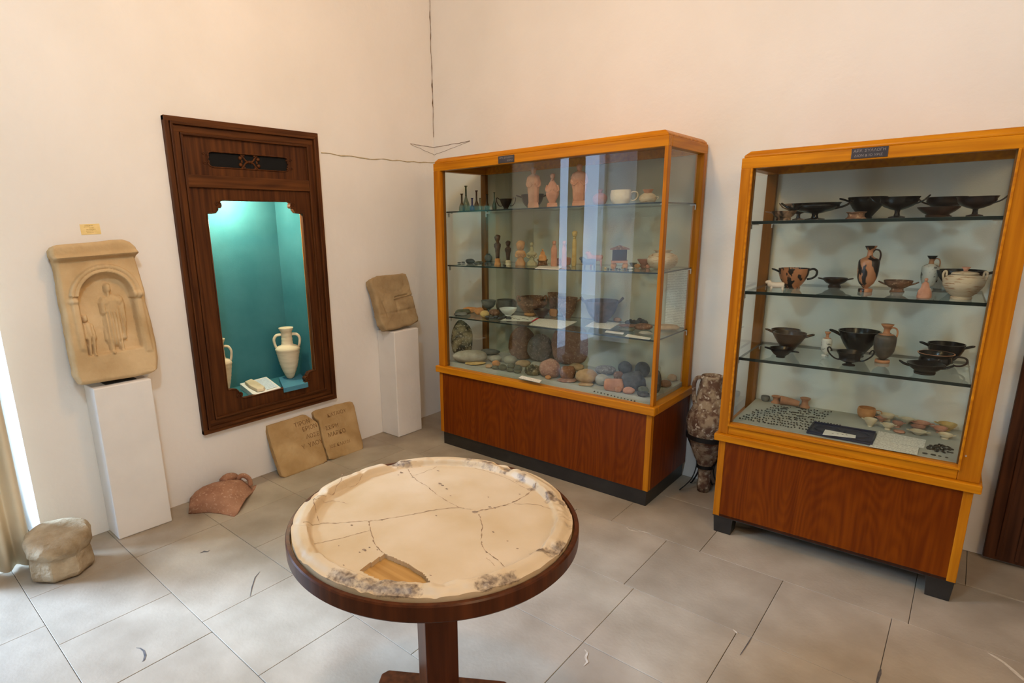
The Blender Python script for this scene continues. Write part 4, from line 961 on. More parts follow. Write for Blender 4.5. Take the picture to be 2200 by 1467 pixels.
def jarlid(t, R, h):
    zl_ = .92*h
    l = obj('lid', MB().lathe([(.64*R, zl_), (.66*R, zl_+.02*h), (.58*R, zl_+.06*h), (.2*R, zl_+.10*h), (0, zl_+.10*h)], 32), BEIGE, t, smooth=True)
    obj('lid_knob', MB().lathe([(.10*R, zl_+.09*h), (.11*R, zl_+.16*h), (.22*R, zl_+.25*h), (.20*R, zl_+.26*h), (0, zl_+.25*h)], 20), PINK, l, smooth=True)
V('lidded_jar', 'beige lidded round jar with upright handles at the right of the second shelf, right case', 'vase', 'jar', 2028, 2099, 583, 644, Z2, BEIGE, '+w -w', extra=jarlid, group=G2)
# third shelf
Z3 = .8855
V('skyphos', 'brown deep cup at the back left of the third shelf, right case', 'cup', 'deepcup', 1657, 1712, 703, 745, Z3, BRG, '-h', group=G2, rf=1)
V('skyphos', 'brown-black deep cup with a right handle above the small black cup, third shelf, right case', 'cup', 'deepcup', 1661, 1724, 709, 757, Z3, BRG, '+h', group=G2)
V('cup', 'small shiny black cup at the front left of the third shelf, right case', 'cup', 'bowl', 1654, 1699, 743, 769, Z3, BLK, '+d -h', group=G2)
V('lekythos', 'tiny pale-bellied oil flask on the third shelf, right case', 'vase', 'lekythos', 1762, 1782, 712, 766, Z3, WHT, '', hm=TERR, group=G2, extra=lambda t, R, h: (obj('lower_glaze', MB().lathe([(.24*R, .086*h), (.32*R, .12*h), (.68*R, .26*h), (.90*R, .42*h)], 28), BLK, t, smooth=True), obj('neck_glaze', MB().lathe([(.74*R, .736*h), (.38*R, .762*h), (.29*R, .80*h), (.28*R, .90*h), (.36*R, .914*h), (.48*R, .955*h), (.6*R, 1.001*h)], 28), TERR, t, smooth=True)))
V('skyphos', 'large black deep cup in the middle of the third shelf, right case', 'cup', 'deepcup', 1801, 1877, 704, 768, Z3, BLK, '+h -h', group=G2)
V('kantharos', 'high-handled black cup before the large black cup, third shelf, right case', 'cup', 'kantharos', 1797, 1848, 750, 787, Z3, BLK, '+k -k', group=G2)
V('lekythos', 'brown oil flask with an orange neck on the third shelf, right case', 'vase', 'lekythos', 1875, 1914, 695, 781, Z3, mat('smoky_glaze', (.05,.04,.03), (.13,.10,.075), sc=15, rough=.45), '+s', hm=TERR, group=G2,
  extra=lambda t, R, h: (obj('neck_glaze', MB().lathe([(.74*R, .736*h), (.38*R, .762*h), (.29*R, .80*h), (.28*R, .90*h), (.36*R, .914*h), (.48*R, .955*h), (.6*R, 1.001*h)], 28), TERR, t, smooth=True), obj('foot_band', MB().lathe([(.67*R, .0), (.69*R, .05*h), (.65*R, .078*h)], 28), TERR, t, smooth=True)))
V('cup', 'black cup with two straight handles at the back right of the third shelf, right case', 'cup', 'skyphos', 1996, 2059, 732, 775, Z3, BLK, '+h -h', group=G2)
V('cup', 'red-rimmed black cup with one ring handle on the third shelf, right case', 'cup', 'cup', 1973, 2038, 752, 792, Z3, BLK, '+r', group=G2, hm=BRG,
  extra=lambda t, R, h: obj('rim_band', MB().lathe([(.94*R, .965*h), (.985*R, .985*h), (.975*R, 1.004*h), (.91*R, 1.004*h)], 36, cap=False), TERR, t, smooth=True))
V('kylix', 'low black curved-handled cup at the front right of the third shelf, right case', 'cup', 'dish', 1952, 2018, 778, 806, Z3, BLK, '+u -u', group=G2, closed=True, minh=.03)
# case floor
ZF = .575
GC = 'miniature clay cups on the right case floor'
V('small_cup', 'small grey cup at the back left corner of the right case floor', 'cup', 'mug', 1635, 1652, 848, 862, ZF, GRYC)
V('clay_spool', 'terracotta spool beside the grey cup on the right case floor', 'spool', 'spool', 1657, 1676, 848, 867, ZF, TERR)
V('clay_spool', 'terracotta spool right of the lying clay fragment on the right case floor', 'spool', 'spool', 1718, 1738, 852, 876, ZF, TERR)
P = onz(1695, 871, ZF); k = mpp(P); d = away(P)
m = MB().tube(smooth_pts([(-17*k, 0, 10*k), (0, 0, 9*k), (18*k, 0, 6*k)], 4), [9.5*k, 9.5*k, 9*k, 8.5*k, 8*k, 7.5*k, 7*k, 6.5*k, 6*k], 12)
tag(obj('clay_fragment', m, TERR, loc=(P.x, P.y, ZF), rotz=math.atan2(-d.x, d.y), smooth=True, sharp=50), 'lying tapered terracotta fragment between the two spools, right case floor', 'fragment')
for i, (x0, x1, y0, y1, k_, m_, h_, lb) in enumerate((
  (1843,1876,871,898,'mug',ORNG,'+r','largest orange clay cup with a ring handle at the back of the right case floor'),
  (1892,1918,886,901,'stemless',PALE,'+h -h','pale miniature cup behind the others, just right of the largest orange cup'),
  (1884,1902,893,906,'bowl',PINK,'-h','pink miniature cup tucked right beside the largest orange cup'),
  (1857,1880,896,917,'bowl',PALE,'-h','yellowish miniature cup in front of the largest orange cup'),
  (1935,1959,895,911,'cone',GRYC and PALE,'+h -h','plain conical miniature cup at the back centre of the cup group'),
  (1917,1937,903,919,'stemless',PINK,'+h','pink miniature cup at the centre of the cup group'),
  (1896,1917,907,924,'stemless',PALE,'+h -h','pale miniature cup at the front left of the cup group'),
  (1960,1993,902,917,'bowl',PINK,'+h -h','wide pink miniature cup behind the stacked pair'),
  (1958,1984,911,924,'dish',PINK,'','shallow pink miniature dish in front of the wide pink cup'),
  (1957,1986,921,935,'cone',PALE,'+h -h','pale miniature cup with long flat handles, front centre of the cup group'),
  (2018,2050,905,922,'bowl',OCHRE,'-h','yellow-ochre cup at the back right of the cup group'),
  (2006,2031,914,931,'stemless',PINK,'-h','speckled miniature cup left of the yellow-ochre cup'),
  (2017,2042,928,944,'stemless',PALE,'+h','pale miniature cup nearest the right end of the right case floor'))):
    V('miniature_cup', lb, 'cup', k_, x0, x1, y0, y1, ZF, m_, h_, group=GC, seg=22)
rock('clay_sherd', 'small flat pink sherd in front of the miniature cups', 'sherd', 1921, 1941, 923, 931, ZF, PINK, .25, .2)
# navy tray with a strip of seal impressions
P = [onz(1747, 911.5, ZF), onz(1883, 934, ZF), onz(1874, 957.5, ZF), onz(1732, 931, ZF)]; c = sum(P, Vector())/4
t = thing('open_case', 'dark navy cloth-covered tray lying open on the right case floor', 'tray', (c.x, c.y, ZF))
q = [((p-c).x, (p-c).y) for p in P]
obj('tray_base', MB().prism(q[::-1], 0, .010), NAVY, t, bevel=.002)
m = MB(); rim = [Vector((a, b, .013)) for a, b in q]; m.tube([r_*.97+Vector((0,0,.0004)) for r_ in rim]+[rim[0]*.97+Vector((0,0,.0004))], .004, 8)
for s_ in (.28, .72):
    cc = rim[0].lerp(rim[1], s_).lerp(rim[3].lerp(rim[2], s_), .5)
    ux = (rim[1]-rim[0])*.20; uy = (rim[3]-rim[0])*.30
    m.tube([cc+ux*math.cos(a)+uy*math.sin(a) for a in [k_*2*PI/20 for k_ in range(21)]], .0018, 6)
obj('tray_padding', m, NAVY, t, smooth=True)
m = sheet('seal_strip', 'cream strip with dark seal impressions on the navy tray', 'strip', [(1773,922.5),(1839,935),(1838,941),(1767,933)], ZF+.0185, CARD)
m.location.z = ZF+.0175
for s_ in (-.026, -.009, .008, .022):
    obj('seal_mark', MB().ball((s_+.002, s_*.35+.001, .0014), .004, 5, (1, .6, .15)), BRZ, m)
sheet('printed_page', 'upper of two printed pages lying on the right case floor', 'paper', [(1888,926),(1990,945.5),(1985,963),(1880,944)], ZF+.0005, TEXT1, group='printed pages on the right case floor')
sheet('printed_page', 'lower printed page at the front edge of the right case floor', 'paper', [(1881,944.5),(1974,962),(1971,977.5),(1867,959.5)], ZF+.0025, TEXT1, group='printed pages on the right case floor')
ORD = 'first second third fourth fifth sixth seventh eighth ninth tenth eleventh twelfth thirteenth fourteenth fifteenth sixteenth seventeenth eighteenth nineteenth twentieth twenty-first twenty-second twenty-third twenty-fourth twenty-fifth'.split()
# bronze bits in rows
protos = []
for k in range(4):
    mb = MB().ball((0, 0, .0028), 1, 4, ((.0045, .0030, .0028), (.0038, .0038, .003), (.0060, .0024, .0026), (.0040, .0034, .0036))[k], .25, k)
    me = bpy.data.meshes.new('bronze_bit'); me.from_pydata(mb.v, [], mb.f); me.materials.append(BRZ); protos.append(me)
def bit(px, py, z, label, group, cat='bronze piece', s=1.0, name='bronze_piece'):
    P = onz(px, py, z); o = bpy.data.objects.new(name, random.choice(protos)); S.collection.objects.link(o)
    o.location = (P.x, P.y, z); o.rotation_euler[2] = random.uniform(0, 6.3); o.scale = (s*random.uniform(.85, 1.2),)*3
    tag(o, label, cat, group)
random.seed(11)
rows_, cols_ = 9, 25
for r in range(rows_):
    cnt_ = 0
    for c_ in range(cols_):
        u = (c_+.5+random.uniform(-.22, .22))/cols_; v = (r+.5+random.uniform(-.22, .22))/rows_
        if (r > 5 and c_ < 3) or random.random() < .06 or (r > 6 and 9 < c_ < 13): continue
        a = (1583+(1737-1583)*u, 901+(927-901)*u); b = (1645+(1790-1645)*u, 868.5+(884-868.5)*u)
        x = a[0]+(b[0]-a[0])*v; y = a[1]+(b[1]-a[1])*v
        if y > 909 and x > 1741: continue
        cnt_ += 1; bit(x, y, ZF, 'tiny dark bronze piece, '+ORD[cnt_-1]+' from the left in the '+ORD[r]+' row from the front', 'tiny bronze pieces in rows on the right case floor')
for k in range(9): bit(1752+k*6.6, 906+k*1.1, ZF, 'tiny dark piece, '+ORD[k]+' from the left in the single row behind the navy tray', 'tiny pieces in a row behind the navy tray')
for i, (a, b) in enumerate(((1688, 877), (1716, 877), (1727, 879), (1707, 887), (1722, 895), (1745, 897), (1683, 879))):
    P = onz(a, b, ZF); d = away(P); o = obj('bronze_pin', MB().tube([(-.014, 0, .003), (0, .001, .003), (.015, 0, .003)], [.0022, .0026, .001], 6), BRZ, loc=(P.x, P.y, ZF+.0004), rotz=math.atan2(-d.x, d.y)+.1*(i-3)); tag(o, 'thin dark pin, '+ORD[i]+' of seven lying among the tiny bronze pieces', 'pin', 'bronze pins on the right case floor')
ring_m = MB().lathe([(.0034, 0), (.0056, 0), (.0056, .0024), (.0034, .0024), (.0034, 0)], 10)
me = bpy.data.meshes.new('ringlet'); me.from_pydata(ring_m.v, [], ring_m.f); me.materials.append(BRZ)
k = 0
while k < 52:
    u, v = random.uniform(-1, 1), random.uniform(-1, 1)
    if u*u+v*v > 1: continue
    P = onz(2019+27*u, 964+3*u+8.5*v, ZF); o = bpy.data.objects.new('bronze_ring', me); S.collection.objects.link(o); lv = .0026*(k % 3 if u*u+v*v < .5 else 0)
    o.location = (P.x, P.y, ZF+.0006+lv); o.rotation_euler = (random.uniform(-.25, .25), random.uniform(-.25, .25), random.uniform(0, 3)); tag(o, 'small dark bronze ring in the heap at the right of the right case floor', 'ring', 'heap of bronze rings on the right case floor'); k += 1
for a, b, r_, lb in ((1987,974,.0085,'leftmost'),(2005,977,.0088,'second from the left'),(2019,980,.0052,'third from the left'),(2034,983,.0048,'fourth from the left'),(2044,972.5,.0066,'rightmost, set back')):
    P = onz(a, b, ZF); o = obj('coin', MB().lathe([(0,0),(r_,0),(r_,.0016),(0,.0018)], 16), BRZ, loc=(P.x, P.y, ZF), smooth=True, sharp=40); tag(o, lb+' of the five dark coins in front of the ring heap', 'coin', 'coins in front of the ring heap')

# ------------------------------------------------------------------ left case: top shelf
Y1 = 1.5985; q1 = lambda y: ('c1', y)
GB = 'ancient glass bottles on the left case top shelf'
G1 = 'vessels in the left display case'
BG = lambda n, c: glassmat(n, c)
V('glass_bottle', 'tall thin-necked greenish glass bottle at the left of the top shelf, left case', 'bottle', 'bottle', 993, 1010, 399, 448, Y1, BG('greenish_bottle_glass', (.50,.56,.46)), '', q1(-.36), group=GB)
V('glass_bottle', 'brown glass bottle in front of the tall greenish one, top shelf, left case', 'bottle', 'flask', 986, 999, 416, 449, Y1, BG('brown_bottle_glass', (.46,.34,.18)), '', q1(-.44), group=GB)
V('glass_bottle', 'small dark blue glass bottle on the top shelf, left case', 'bottle', 'flask', 1009, 1020, 425, 449, Y1, mat('blue_bottle_glass', (.012,.014,.06), (.02,.025,.10), rough=.12, bump=0), '', q1(-.42), group=GB)
V('glass_bottle', 'tall brown glass bottle with a flared lip, top shelf, left case', 'bottle', 'flask', 1018, 1030, 409, 448, Y1, BG('amber_bottle_glass', (.42,.27,.12)), '', q1(-.36), group=GB)
V('glass_bottle', 'short clear glass bottle in front of the flared one, top shelf, left case', 'bottle', 'flask', 1027, 1036, 425, 448, Y1, BG('clear_bottle_glass', (.62,.62,.50)), '', q1(-.44), group=GB)
V('glass_bottle', 'pale cloudy glass bottle before the corner post, top shelf, left case', 'bottle', 'flask', 1041, 1052, 417, 448, Y1, BG('pale_bottle_glass', (.66,.64,.52)), '', q1(-.36), group=GB)
V('glass_bottle', 'dark green glass bottle at the right end of the row, top shelf, left case', 'bottle', 'bottle', 1057, 1067, 413, 447, Y1, mat('dark_green_bottle_glass', (.010,.03,.018), (.02,.05,.03), rough=.12, bump=0), '', q1(-.42), group=GB)
V('kantharos', 'black cup with two thin curling handles on the top shelf, left case', 'cup', 'bowl', 1074, 1100, 427, 446, Y1, BLK, '+ke -ke', q1(-.42), group=G1, minh=.055)
V('cup', 'dark conical cup half hidden behind the tallest clay figurine, top shelf, left case', 'cup', 'horncup', 1119, 1168, 421, 444, Y1, BRG, '+h -h', q1(-.22), group=G1, minh=.09)
figurine('draped_figurine', 'tall pinkish clay draped figurine with its hand at the chest, top shelf, left case', 1131, 1160, 360, 446, Y1, PINK, 'stand', q1(-.40))
figurine('draped_figurine', 'winged pinkish clay figurine right of the tallest one, top shelf, left case', 1172, 1200, 373, 444, Y1, PINK, 'wing', q1(-.38))
figurine('draped_figurine', 'pinkish clay figurine behind the pane edge, middle of the top shelf, left case', 1226, 1260, 353, 442, Y1, PINK, 'stand', q1(-.36))
V('small_flask', 'reddish round oil flask right of the figurines, top shelf, left case', 'vase', 'aryballos', 1273, 1304, 407, 440, Y1, mat('reddish_clay', (.26,.10,.06), (.36,.16,.10), sc=20, rough=.7), '', q1(-.36), group=G1)
V('ring_handled_cup', 'yellowish rounded cup with one large ring handle, top shelf, left case', 'cup', 'mug', 1311, 1355, 411, 439, Y1, PALE, '+r', q1(-.34), group=G1, minh=.075)
V('banded_jar', 'squat banded jar at the right end of the top shelf, left case', 'vase', 'squat', 1373, 1409, 407, 437, Y1, BEIGE, '+v', q1(-.34), group=G1,
  extra=lambda t, R, h: obj('neck_band', MB().lathe([(.45*R, .745*h), (.43*R, .82*h), (.585*R, .965*h), (.61*R, 1.003*h)], 28), TERR, t, smooth=True))
# second shelf
Y2 = 1.2565
rock('dark_horn', 'dark horn-shaped fragment at the left of the second shelf, left case', 'fragment', 1001, 1020, 556, 567, Y2, ROCKD, .2, plane=None, yaw=.2)
for a, b, lb in ((987,566,'speck nearest the left end'),(995,565,'piece beside the dark horn'),(1033,566,'piece in front of the flat green blade'),(1045,567,'piece before the round dark weight'),(1058,569,'piece under the first dark statuette'),(1084,571,'piece under the second dark statuette'),(1022,568,'piece right of the dark horn')):
    rock('bronze_fragment', 'small dark '+lb+', second shelf, left case', 'fragment', a-4, a+4, b-3, b, Y2, ROCKD, .3, group='small dark fragments on the second shelf', n=6)
rock('bronze_sliver', 'flat greenish sliver on the second shelf, left case', 'fragment', 1020, 1038, 561, 565, Y2, ROCKO, .2, dep=.3)
V('round_weight', 'round dark greenish vessel before the corner post, second shelf, left case', 'vase', 'roundjar', 1041, 1057, 545, 560, Y2, GRYC)
DF = mat('dark_brown_clay', (.035,.020,.014), (.09,.05,.035), sc=30, rough=.75, bump=.3)
figurine('statuette', 'tallest dark statuette with a pointed cap, second shelf, left case', 1062, 1076, 503, 568, Y2, DF, 'idol', q1(-.36), bm=ORNG)
figurine('statuette', 'shorter dark statuette on a pale base, second shelf, left case', 1085, 1098, 516, 568, Y2, DF, 'idol', q1(-.38), bm=PALE)
figurine('bust', 'orange clay bust with a large head, second shelf, left case', 1107, 1129, 518, 568, Y2, ORNG, 'bust', q1(-.36))
figurine('statuette', 'pale yellowish rider statuette right of the orange bust, second shelf, left case', 1131, 1153, 521, 568, Y2, OCHRE and mat('pale_ochre_clay', (.36,.30,.17), (.46,.39,.24), rough=.85), 'rider', q1(-.34))
V('clay_box', 'round greyish box carrying the small seated figure, second shelf, left case', 'box', 'stand', 1154, 1177, 557, 571, Y2, BRNC, closed=True)
figurine('statuette', 'small seated orange figure on the round box, second shelf, left case', 1157, 1174, 535, 559, Y2+.034, ORNG, 'seat', q1(-.36), base=False)
figurine('veiled_figurine', 'veiled pink figurine left of the pane edge, second shelf, left case', 1183, 1197, 518, 568, Y2, PINK, 'veil', q1(-.34), base=False)
figurine('veiled_figurine', 'narrow veiled pink figurine at the pane edge, second shelf, left case', 1206, 1217, 518, 567, Y2, PINK, 'veil', q1(-.34), base=False)
figurine('tall_figurine', 'tall slender ochre figurine behind the overlapping panes, second shelf, left case', 1228, 1238, 497, 566, Y2, OCHRE, 'veil', q1(-.26), base=False)
rock('clay_block', 'pink clay block behind the folded card, left one of two, second shelf, left case', 'fragment', 1187, 1206, 554, 571, Y2, PINK, .1, .5, group='pink clay blocks')
rock('clay_block', 'pink clay block behind the folded card, right one of two, second shelf, left case', 'fragment', 1207, 1227, 552, 571, Y2, PINK, .1, .5, group='pink clay blocks')
sheet('caption_card', 'cream card lying at the front of the second shelf, left case', 'card', [(1162,569.5),(1211,571),(1200,579.5),(1149,577)], Y2, TEXT1)
animal('animal_figurine', 'dark blue-grey clay animal at the front of the second shelf, left case', 'figurine', 1246, 1284, 551, 577, Y2, mat('blue_grey_clay', (.06,.085,.12), (.10,.13,.17), rough=.8), sd=-1)
animal('animal_figurine', 'pink clay horned animal behind the blue-grey one, second shelf, left case', 'figurine', 1259, 1299, 538, 573, Y2, PINK, q1(-.30), sd=-1)
# little shrine
P = vplane(1330, 575, q1(-.38)); P.z = Y2; k = mpp(P); d = away(P)
t = thing('model_shrine', 'dark little shrine model with a gabled roof and clay feet, second shelf, left case', 'model', (P.x, P.y, Y2), math.atan2(-d.x, d.y))
obj('shrine_body', MB().box(-15*k, 15*k, -9*k, 9*k, 19*k, 42*k), BRG, t, bevel=.001)
obj('shrine_base', MB().box(-17*k, 17*k, -11*k, 11*k, 14*k, 19*k), TERR, t, bevel=.001)
m = MB(); m.v = [(-20*k,-12*k,42*k),(20*k,-12*k,42*k),(20*k,12*k,42*k),(-20*k,12*k,42*k),(-20*k,-12*k,44*k),(20*k,-12*k,44*k),(20*k,12*k,44*k),(-20*k,12*k,44*k),(0,-12*k,51*k),(0,12*k,51*k)]
for f_ in ((3,2,1,0),(0,1,5,4),(1,2,6,5),(2,3,7,6),(3,0,4,7),(4,5,8),(6,7,9),(5,6,9,8),(7,4,8,9)): m.face(f_)
obj('roof', m, BRNC, t)
for sx in (-12, 12):
    obj('foot', MB().ball((sx*k, -3*k, 7.5*k), 7*k, 8, (.85, .9, 1.05), .25, 3), ORNG, t, smooth=True)
V('cup', 'small dark conical cup right of the shrine model, second shelf, left case', 'cup', 'cone', 1352, 1368, 564, 574, Y2, GRYC, group=G1)
V('bowl', 'reddish conical bowl near the right of the second shelf, left case', 'bowl', 'cone', 1369, 1399, 556, 573, Y2, mat('red_bowl_clay', (.30,.12,.07), (.40,.18,.11), rough=.75), group=G1)
V('banded_jar', 'large pale banded jar seen through the side pane, second shelf, left case', 'vase', 'roundjar', 1406, 1470, 537, 580, Y2, BEIGE, '', q1(-.25), group=G1)
rock('white_pebble', 'white pebble at the front of the second shelf, left case', 'pebble', 1348, 1360, 573, 578, Y2, CARD, .05, group='pebbles on the second shelf', n=8)
rock('orange_pebble', 'orange rounded lump between the dark cup and the red bowl, second shelf, left case', 'pebble', 1363, 1375, 567, 576, Y2, ORNG, .08, group='pebbles on the second shelf', n=8)
rock('brown_pebble', 'brown lump in front of the red bowl, second shelf, left case', 'pebble', 1376, 1388, 568, 577, Y2, BRNC, .12, group='pebbles on the second shelf', n=8)
rock('pink_pebble', 'pinkish lump beside the case post, second shelf, left case', 'pebble', 1387, 1397, 568, 577, Y2, PINK, .12, group='pebbles on the second shelf', n=8)
random.seed(5)
for i in range(9): rock('dark_bead', 'tiny bead, '+'first second third fourth fifth sixth seventh eighth ninth'.split()[i]+' from the left in front of the shrine model', 'bead', 1298+i*6, 1303+i*6, 574+(i % 3)*1.5, 578+(i % 3)*1.5, Y2, ROCKD if i % 3 else OCHRE, .2, group='tiny beads before the shrine model', n=6)
# third shelf
Y3 = .9125
rock('pottery_sherd', 'dark flat sherd at the left end of the third shelf, left case', 'sherd', 958, 990, 664, 673, Y3, ROCKO, .2, .3)
rock('pottery_sherd', 'grey pointed sherd at the front left of the third shelf, left case', 'sherd', 977, 1005, 670, 680, Y3, GRYC, .3, .2)
rock('pottery_sherd', 'red curved sherd behind the grey pointed one, third shelf, left case', 'sherd', 993, 1025, 659, 673, Y3, ORNG, .25, .3)
rock('pottery_sherd', 'orange-brown sherd left of the yellow ball, third shelf, left case', 'sherd', 1019, 1040, 660, 677, Y3, ORNG, .2)
V('bowl', 'small grey bowl on a stem at the left of the third shelf, left case', 'bowl', 'kylix', 1034, 1066, 643, 676, Y3, GRYC, group=G1)
V('cup', 'dark straight-sided cup right of the grey bowl, third shelf, left case', 'cup', 'mug', 1066, 1106, 641, 664, Y3, GRYC, group=G1)
rock('clay_ball', 'yellowish clay ball at the front of the third shelf, left case', 'ball', 1032, 1051, 667, 682, Y3, OCHRE, .04, n=12)
rock('clay_roll', 'ochre clay roll right of the yellowish ball, third shelf, left case', 'fragment', 1051, 1073, 664, 679, Y3, BRNC, .15)
V('white_bowl', 'shallow bowl with a white inside, third shelf, left case', 'bowl', 'bowl', 1073, 1111, 659, 679, Y3, CARD, group=G1)
for i in range(6): rock('dark_flake', 'dark flake, '+'first second third fourth fifth sixth'.split()[i]+' from the left in front of the white bowl', 'flake', 1042+i*9, 1054+i*9, 678+(i % 2)*2, 683+(i % 2)*2+i*.3, Y3, ROCKD, .35, .3, group='dark flakes before the white bowl', n=6)
V('cooking_pot', 'large rough brown two-handled pot in the middle of the third shelf, left case', 'pot', 'krater', 1112, 1173, 633, 673, Y3, BRNC, '+w -w', group=G1, jit=.08)
V('bowl', 'dark bowl in front of the rough brown pot, third shelf, left case', 'bowl', 'bowl', 1145, 1181, 662, 684, Y3, BRG, group=G1)
rock('pottery_sherd', 'bright orange sherd right of the dark bowl, third shelf, left case', 'sherd', 1179, 1198, 663, 681, Y3, ORNG, .22, .5, dep=.4)
rock('pottery_sherd', 'thin orange sherd behind the sheet with pins, third shelf, left case', 'sherd', 1127, 1153, 671, 680, Y3, ORNG, .3, .2)
V('jug_neck', 'brown flaring jug neck in the middle of the third shelf, left case', 'fragment', 'cone', 1177, 1198, 627, 664, Y3, BRNC, group=G1)
V('basin', 'large dark basin behind the pane edges, third shelf, left case', 'bowl', 'horncup', 1196, 1240, 637, 684, Y3, BRNC, '+h', group=G1)
V('basin', 'large dark pointed-handled basin at the centre right of the third shelf, left case', 'bowl', 'horncup', 1257, 1325, 641, 690, Y3, DF, '+tip -tip', group=G1)
sheet('pin_sheet', 'white sheet with a red edge holding small dark pins, third shelf, left case', 'paper', [(1104,677),(1156,683),(1143,690.5),(1075,688.5)], Y3, CARD)
P = [onz(1156,683,Y3+.0016), onz(1158,684,Y3+.0016), onz(1145,691,Y3+.0016), onz(1142,690.5,Y3+.0016)]
for i in range(10):
    P = onz(1100+i*4.8, 682+(i % 4)*1.7, Y3+.0014); o = obj('bronze_pin', MB().tube([(-.009, 0, .0012), (.010, 0, .0012)], .0011, 5), BRZ, loc=(P.x, P.y, P.z), rotz=i*1.3); tag(o, 'small dark pin, '+'first second third fourth fifth sixth seventh eighth ninth tenth'.split()[i]+' from the left on the red-edged white sheet', 'pin', 'pins on the red-edged sheet')
sh = sheet('printed_page', 'long printed page beside the red-edged sheet, third shelf, left case', 'paper', [(1158,684),(1240,691),(1207,706.5),(1136,698)], Y3+.0003, TEXT1, group='printed pages on the left case third shelf')
sheet('red_strip', 'thin red paper strip between the two pages, third shelf, left case', 'paper', [(1154,683),(1158,684),(1144,691),(1141,690.5)], Y3+.002, RED)
sheet('printed_page', 'printed page in front of the pointed-handled basin, third shelf, left case', 'paper', [(1279,688),(1332,694),(1311,707),(1257,701)], Y3+.0003, TEXT1, group='printed pages on the left case third shelf')
rock('pottery_sherd', 'orange triangular sherd at the foot of the pointed-handled basin, third shelf, left case', 'sherd', 1318, 1334, 682, 691, Y3, ORNG, .3, .3)
for i, (a, b) in enumerate(((1348,697),(1355,695),(1369,697),(1374,692),(1380,695),(1362,696),(1386,697))): rock('charred_lump', 'black charred lump, '+'first second fourth fifth sixth third last'.split()[i]+' from the left near the right post, third shelf', 'lump', a-5.5, a+5.5, b-9, b, Y3, ROCKD, .3, group='charred lumps near the right post', n=7)
rock('flat_sherd', 'long flat brown sherd under the charred lumps, third shelf, left case', 'sherd', 1330, 1372, 696, 704, Y3, ROCKR, .2, .3)
rock('flat_sherd', 'broad flat grey-brown sherd at the right of the third shelf, left case', 'sherd', 1362, 1400, 694, 710, Y3, BRNC, .15, .3)
rock('flat_sherd', 'flat olive sherd before the broad one, third shelf, left case', 'sherd', 1330, 1362, 703, 713, Y3, ROCKO, .2, .3)
rock('flat_sherd', 'pale tan flat slab seen through the side pane, third shelf, left case', 'sherd', 1412, 1462, 696, 711, Y3, ROCKT, .1, .4)
rock('shell_fragment', 'whitish rough lump before the right post, third shelf, left case', 'fragment', 1374, 1399, 711, 721, Y3, ROCKL, .3)
sheet('caption_card', 'small card left of two at the front right of the third shelf, left case', 'card', [(1303,710),(1341,715),(1338,718.5),(1299,713.5)], Y3, CARD)
sheet('caption_card', 'longer card nearest the right post at the front of the third shelf, left case', 'card', [(1349,718),(1399,726),(1395,730),(1342,722.5)], Y3, CARD)
# printed panel standing against the back at the right
P = ony(1440, 700, -.058); Q_ = ony(1478, 600, -.058)
o = obj('text_panel', MB().box(0, .135, -.0015, .0015, 0, .325), TEXTV, loc=(1.875, -.052, Y3+.001)); tag(o, 'upright printed panel at the back right of the third shelf, left case', 'panel')

# case floor stones
YF = .5985
def stone(label, x0, x1, y0, y1, m, **k):
    return rock(k.pop('name', 'stone'), label+', left case floor', k.pop('cat', 'stone'), x0, x1, y0, y1, YF, m, group=k.pop('group', 'stones on the left case floor'), **k)
stone('tall mottled standing stone at the left end', 960, 1004, 692, 771, ROCKM, jit=.1, dep=.35)
stone('long hollowed pale stone carrying the black ball', 976, 1047, 751, 782, ROCKL, jit=.10, dep=.6)
P = onz(1012, 776, YF); P = P+away(P)*.07
o = obj('black_ball', MB().ball((0, 0, 0), .019, 14), mat('black_stone_ball', (.006,.006,.008), rough=.6), smooth=True, loc=(P.x, P.y, ht(P, 1012, 763))); tag(o, 'black stone ball resting on the long hollowed stone, left case floor', 'ball')
stone('flat greyish stone behind the hollowed one', 1030, 1072, 749, 764, GRYC, dep=.5)
stone('large leaning red-brown stone', 1093, 1149, 703, 774, ROCKR, jit=.10, dep=.45)
stone('large rounded grey speckled stone', 1134, 1186, 719, 778, ROCKG, jit=.06, dep=.5)
stone('broad pink slab behind the pane edges', 1185, 1268, 700, 782, ROCKP, jit=.10, dep=.24, blocky=.25)
stone('pale cluster stone left of the round pebble', 1050, 1077, 763, 779, ROCKL)
stone('round pale grey pebble below the red-brown stone', 1083, 1110, 763, 784, ROCKL, jit=.04, dep=1)
stone('rusty mushroom-shaped stone', 1057, 1074, 774, 788, ORNG, jit=.15)
stone('flat tan stone at the front left', 999, 1043, 780, 794, OCHRE, jit=.08, dep=.7)
stone('small buff stone beside the flat tan one', 1043, 1058, 782, 798, ROCKT, jit=.12)
for x0, x1, y0, y1, lb in ((1057,1072,785,800,'leftmost'),(1071,1089,782,803,'second'),(1088,1104,790,806,'third'),(1104,1119,794,808,'rightmost')):
    stone(lb+' of the dark olive balls in the front row', x0, x1, y0, y1, ROCKO, jit=.04, dep=1, name='stone_ball', cat='ball', group='dark olive stone balls')
stone('dark olive ball behind the front row', 1090, 1107, 780, 794, ROCKO, jit=.04, dep=1, name='stone_ball', cat='ball', group='dark olive stone balls')
stone('elongated brown pebble below the grey speckled stone', 1108, 1140, 773, 789, ROCKT, jit=.05, dep=.6)
stone('olive ball under the elongated brown pebble', 1105, 1122, 784, 799, ROCKO, jit=.05)
stone('rough olive block behind the caption card', 1128, 1160, 783, 808, ROCKM, jit=.2)
stone('pale rounded stone above the rough olive block', 1140, 1166, 776, 791, ROCKL, jit=.08)
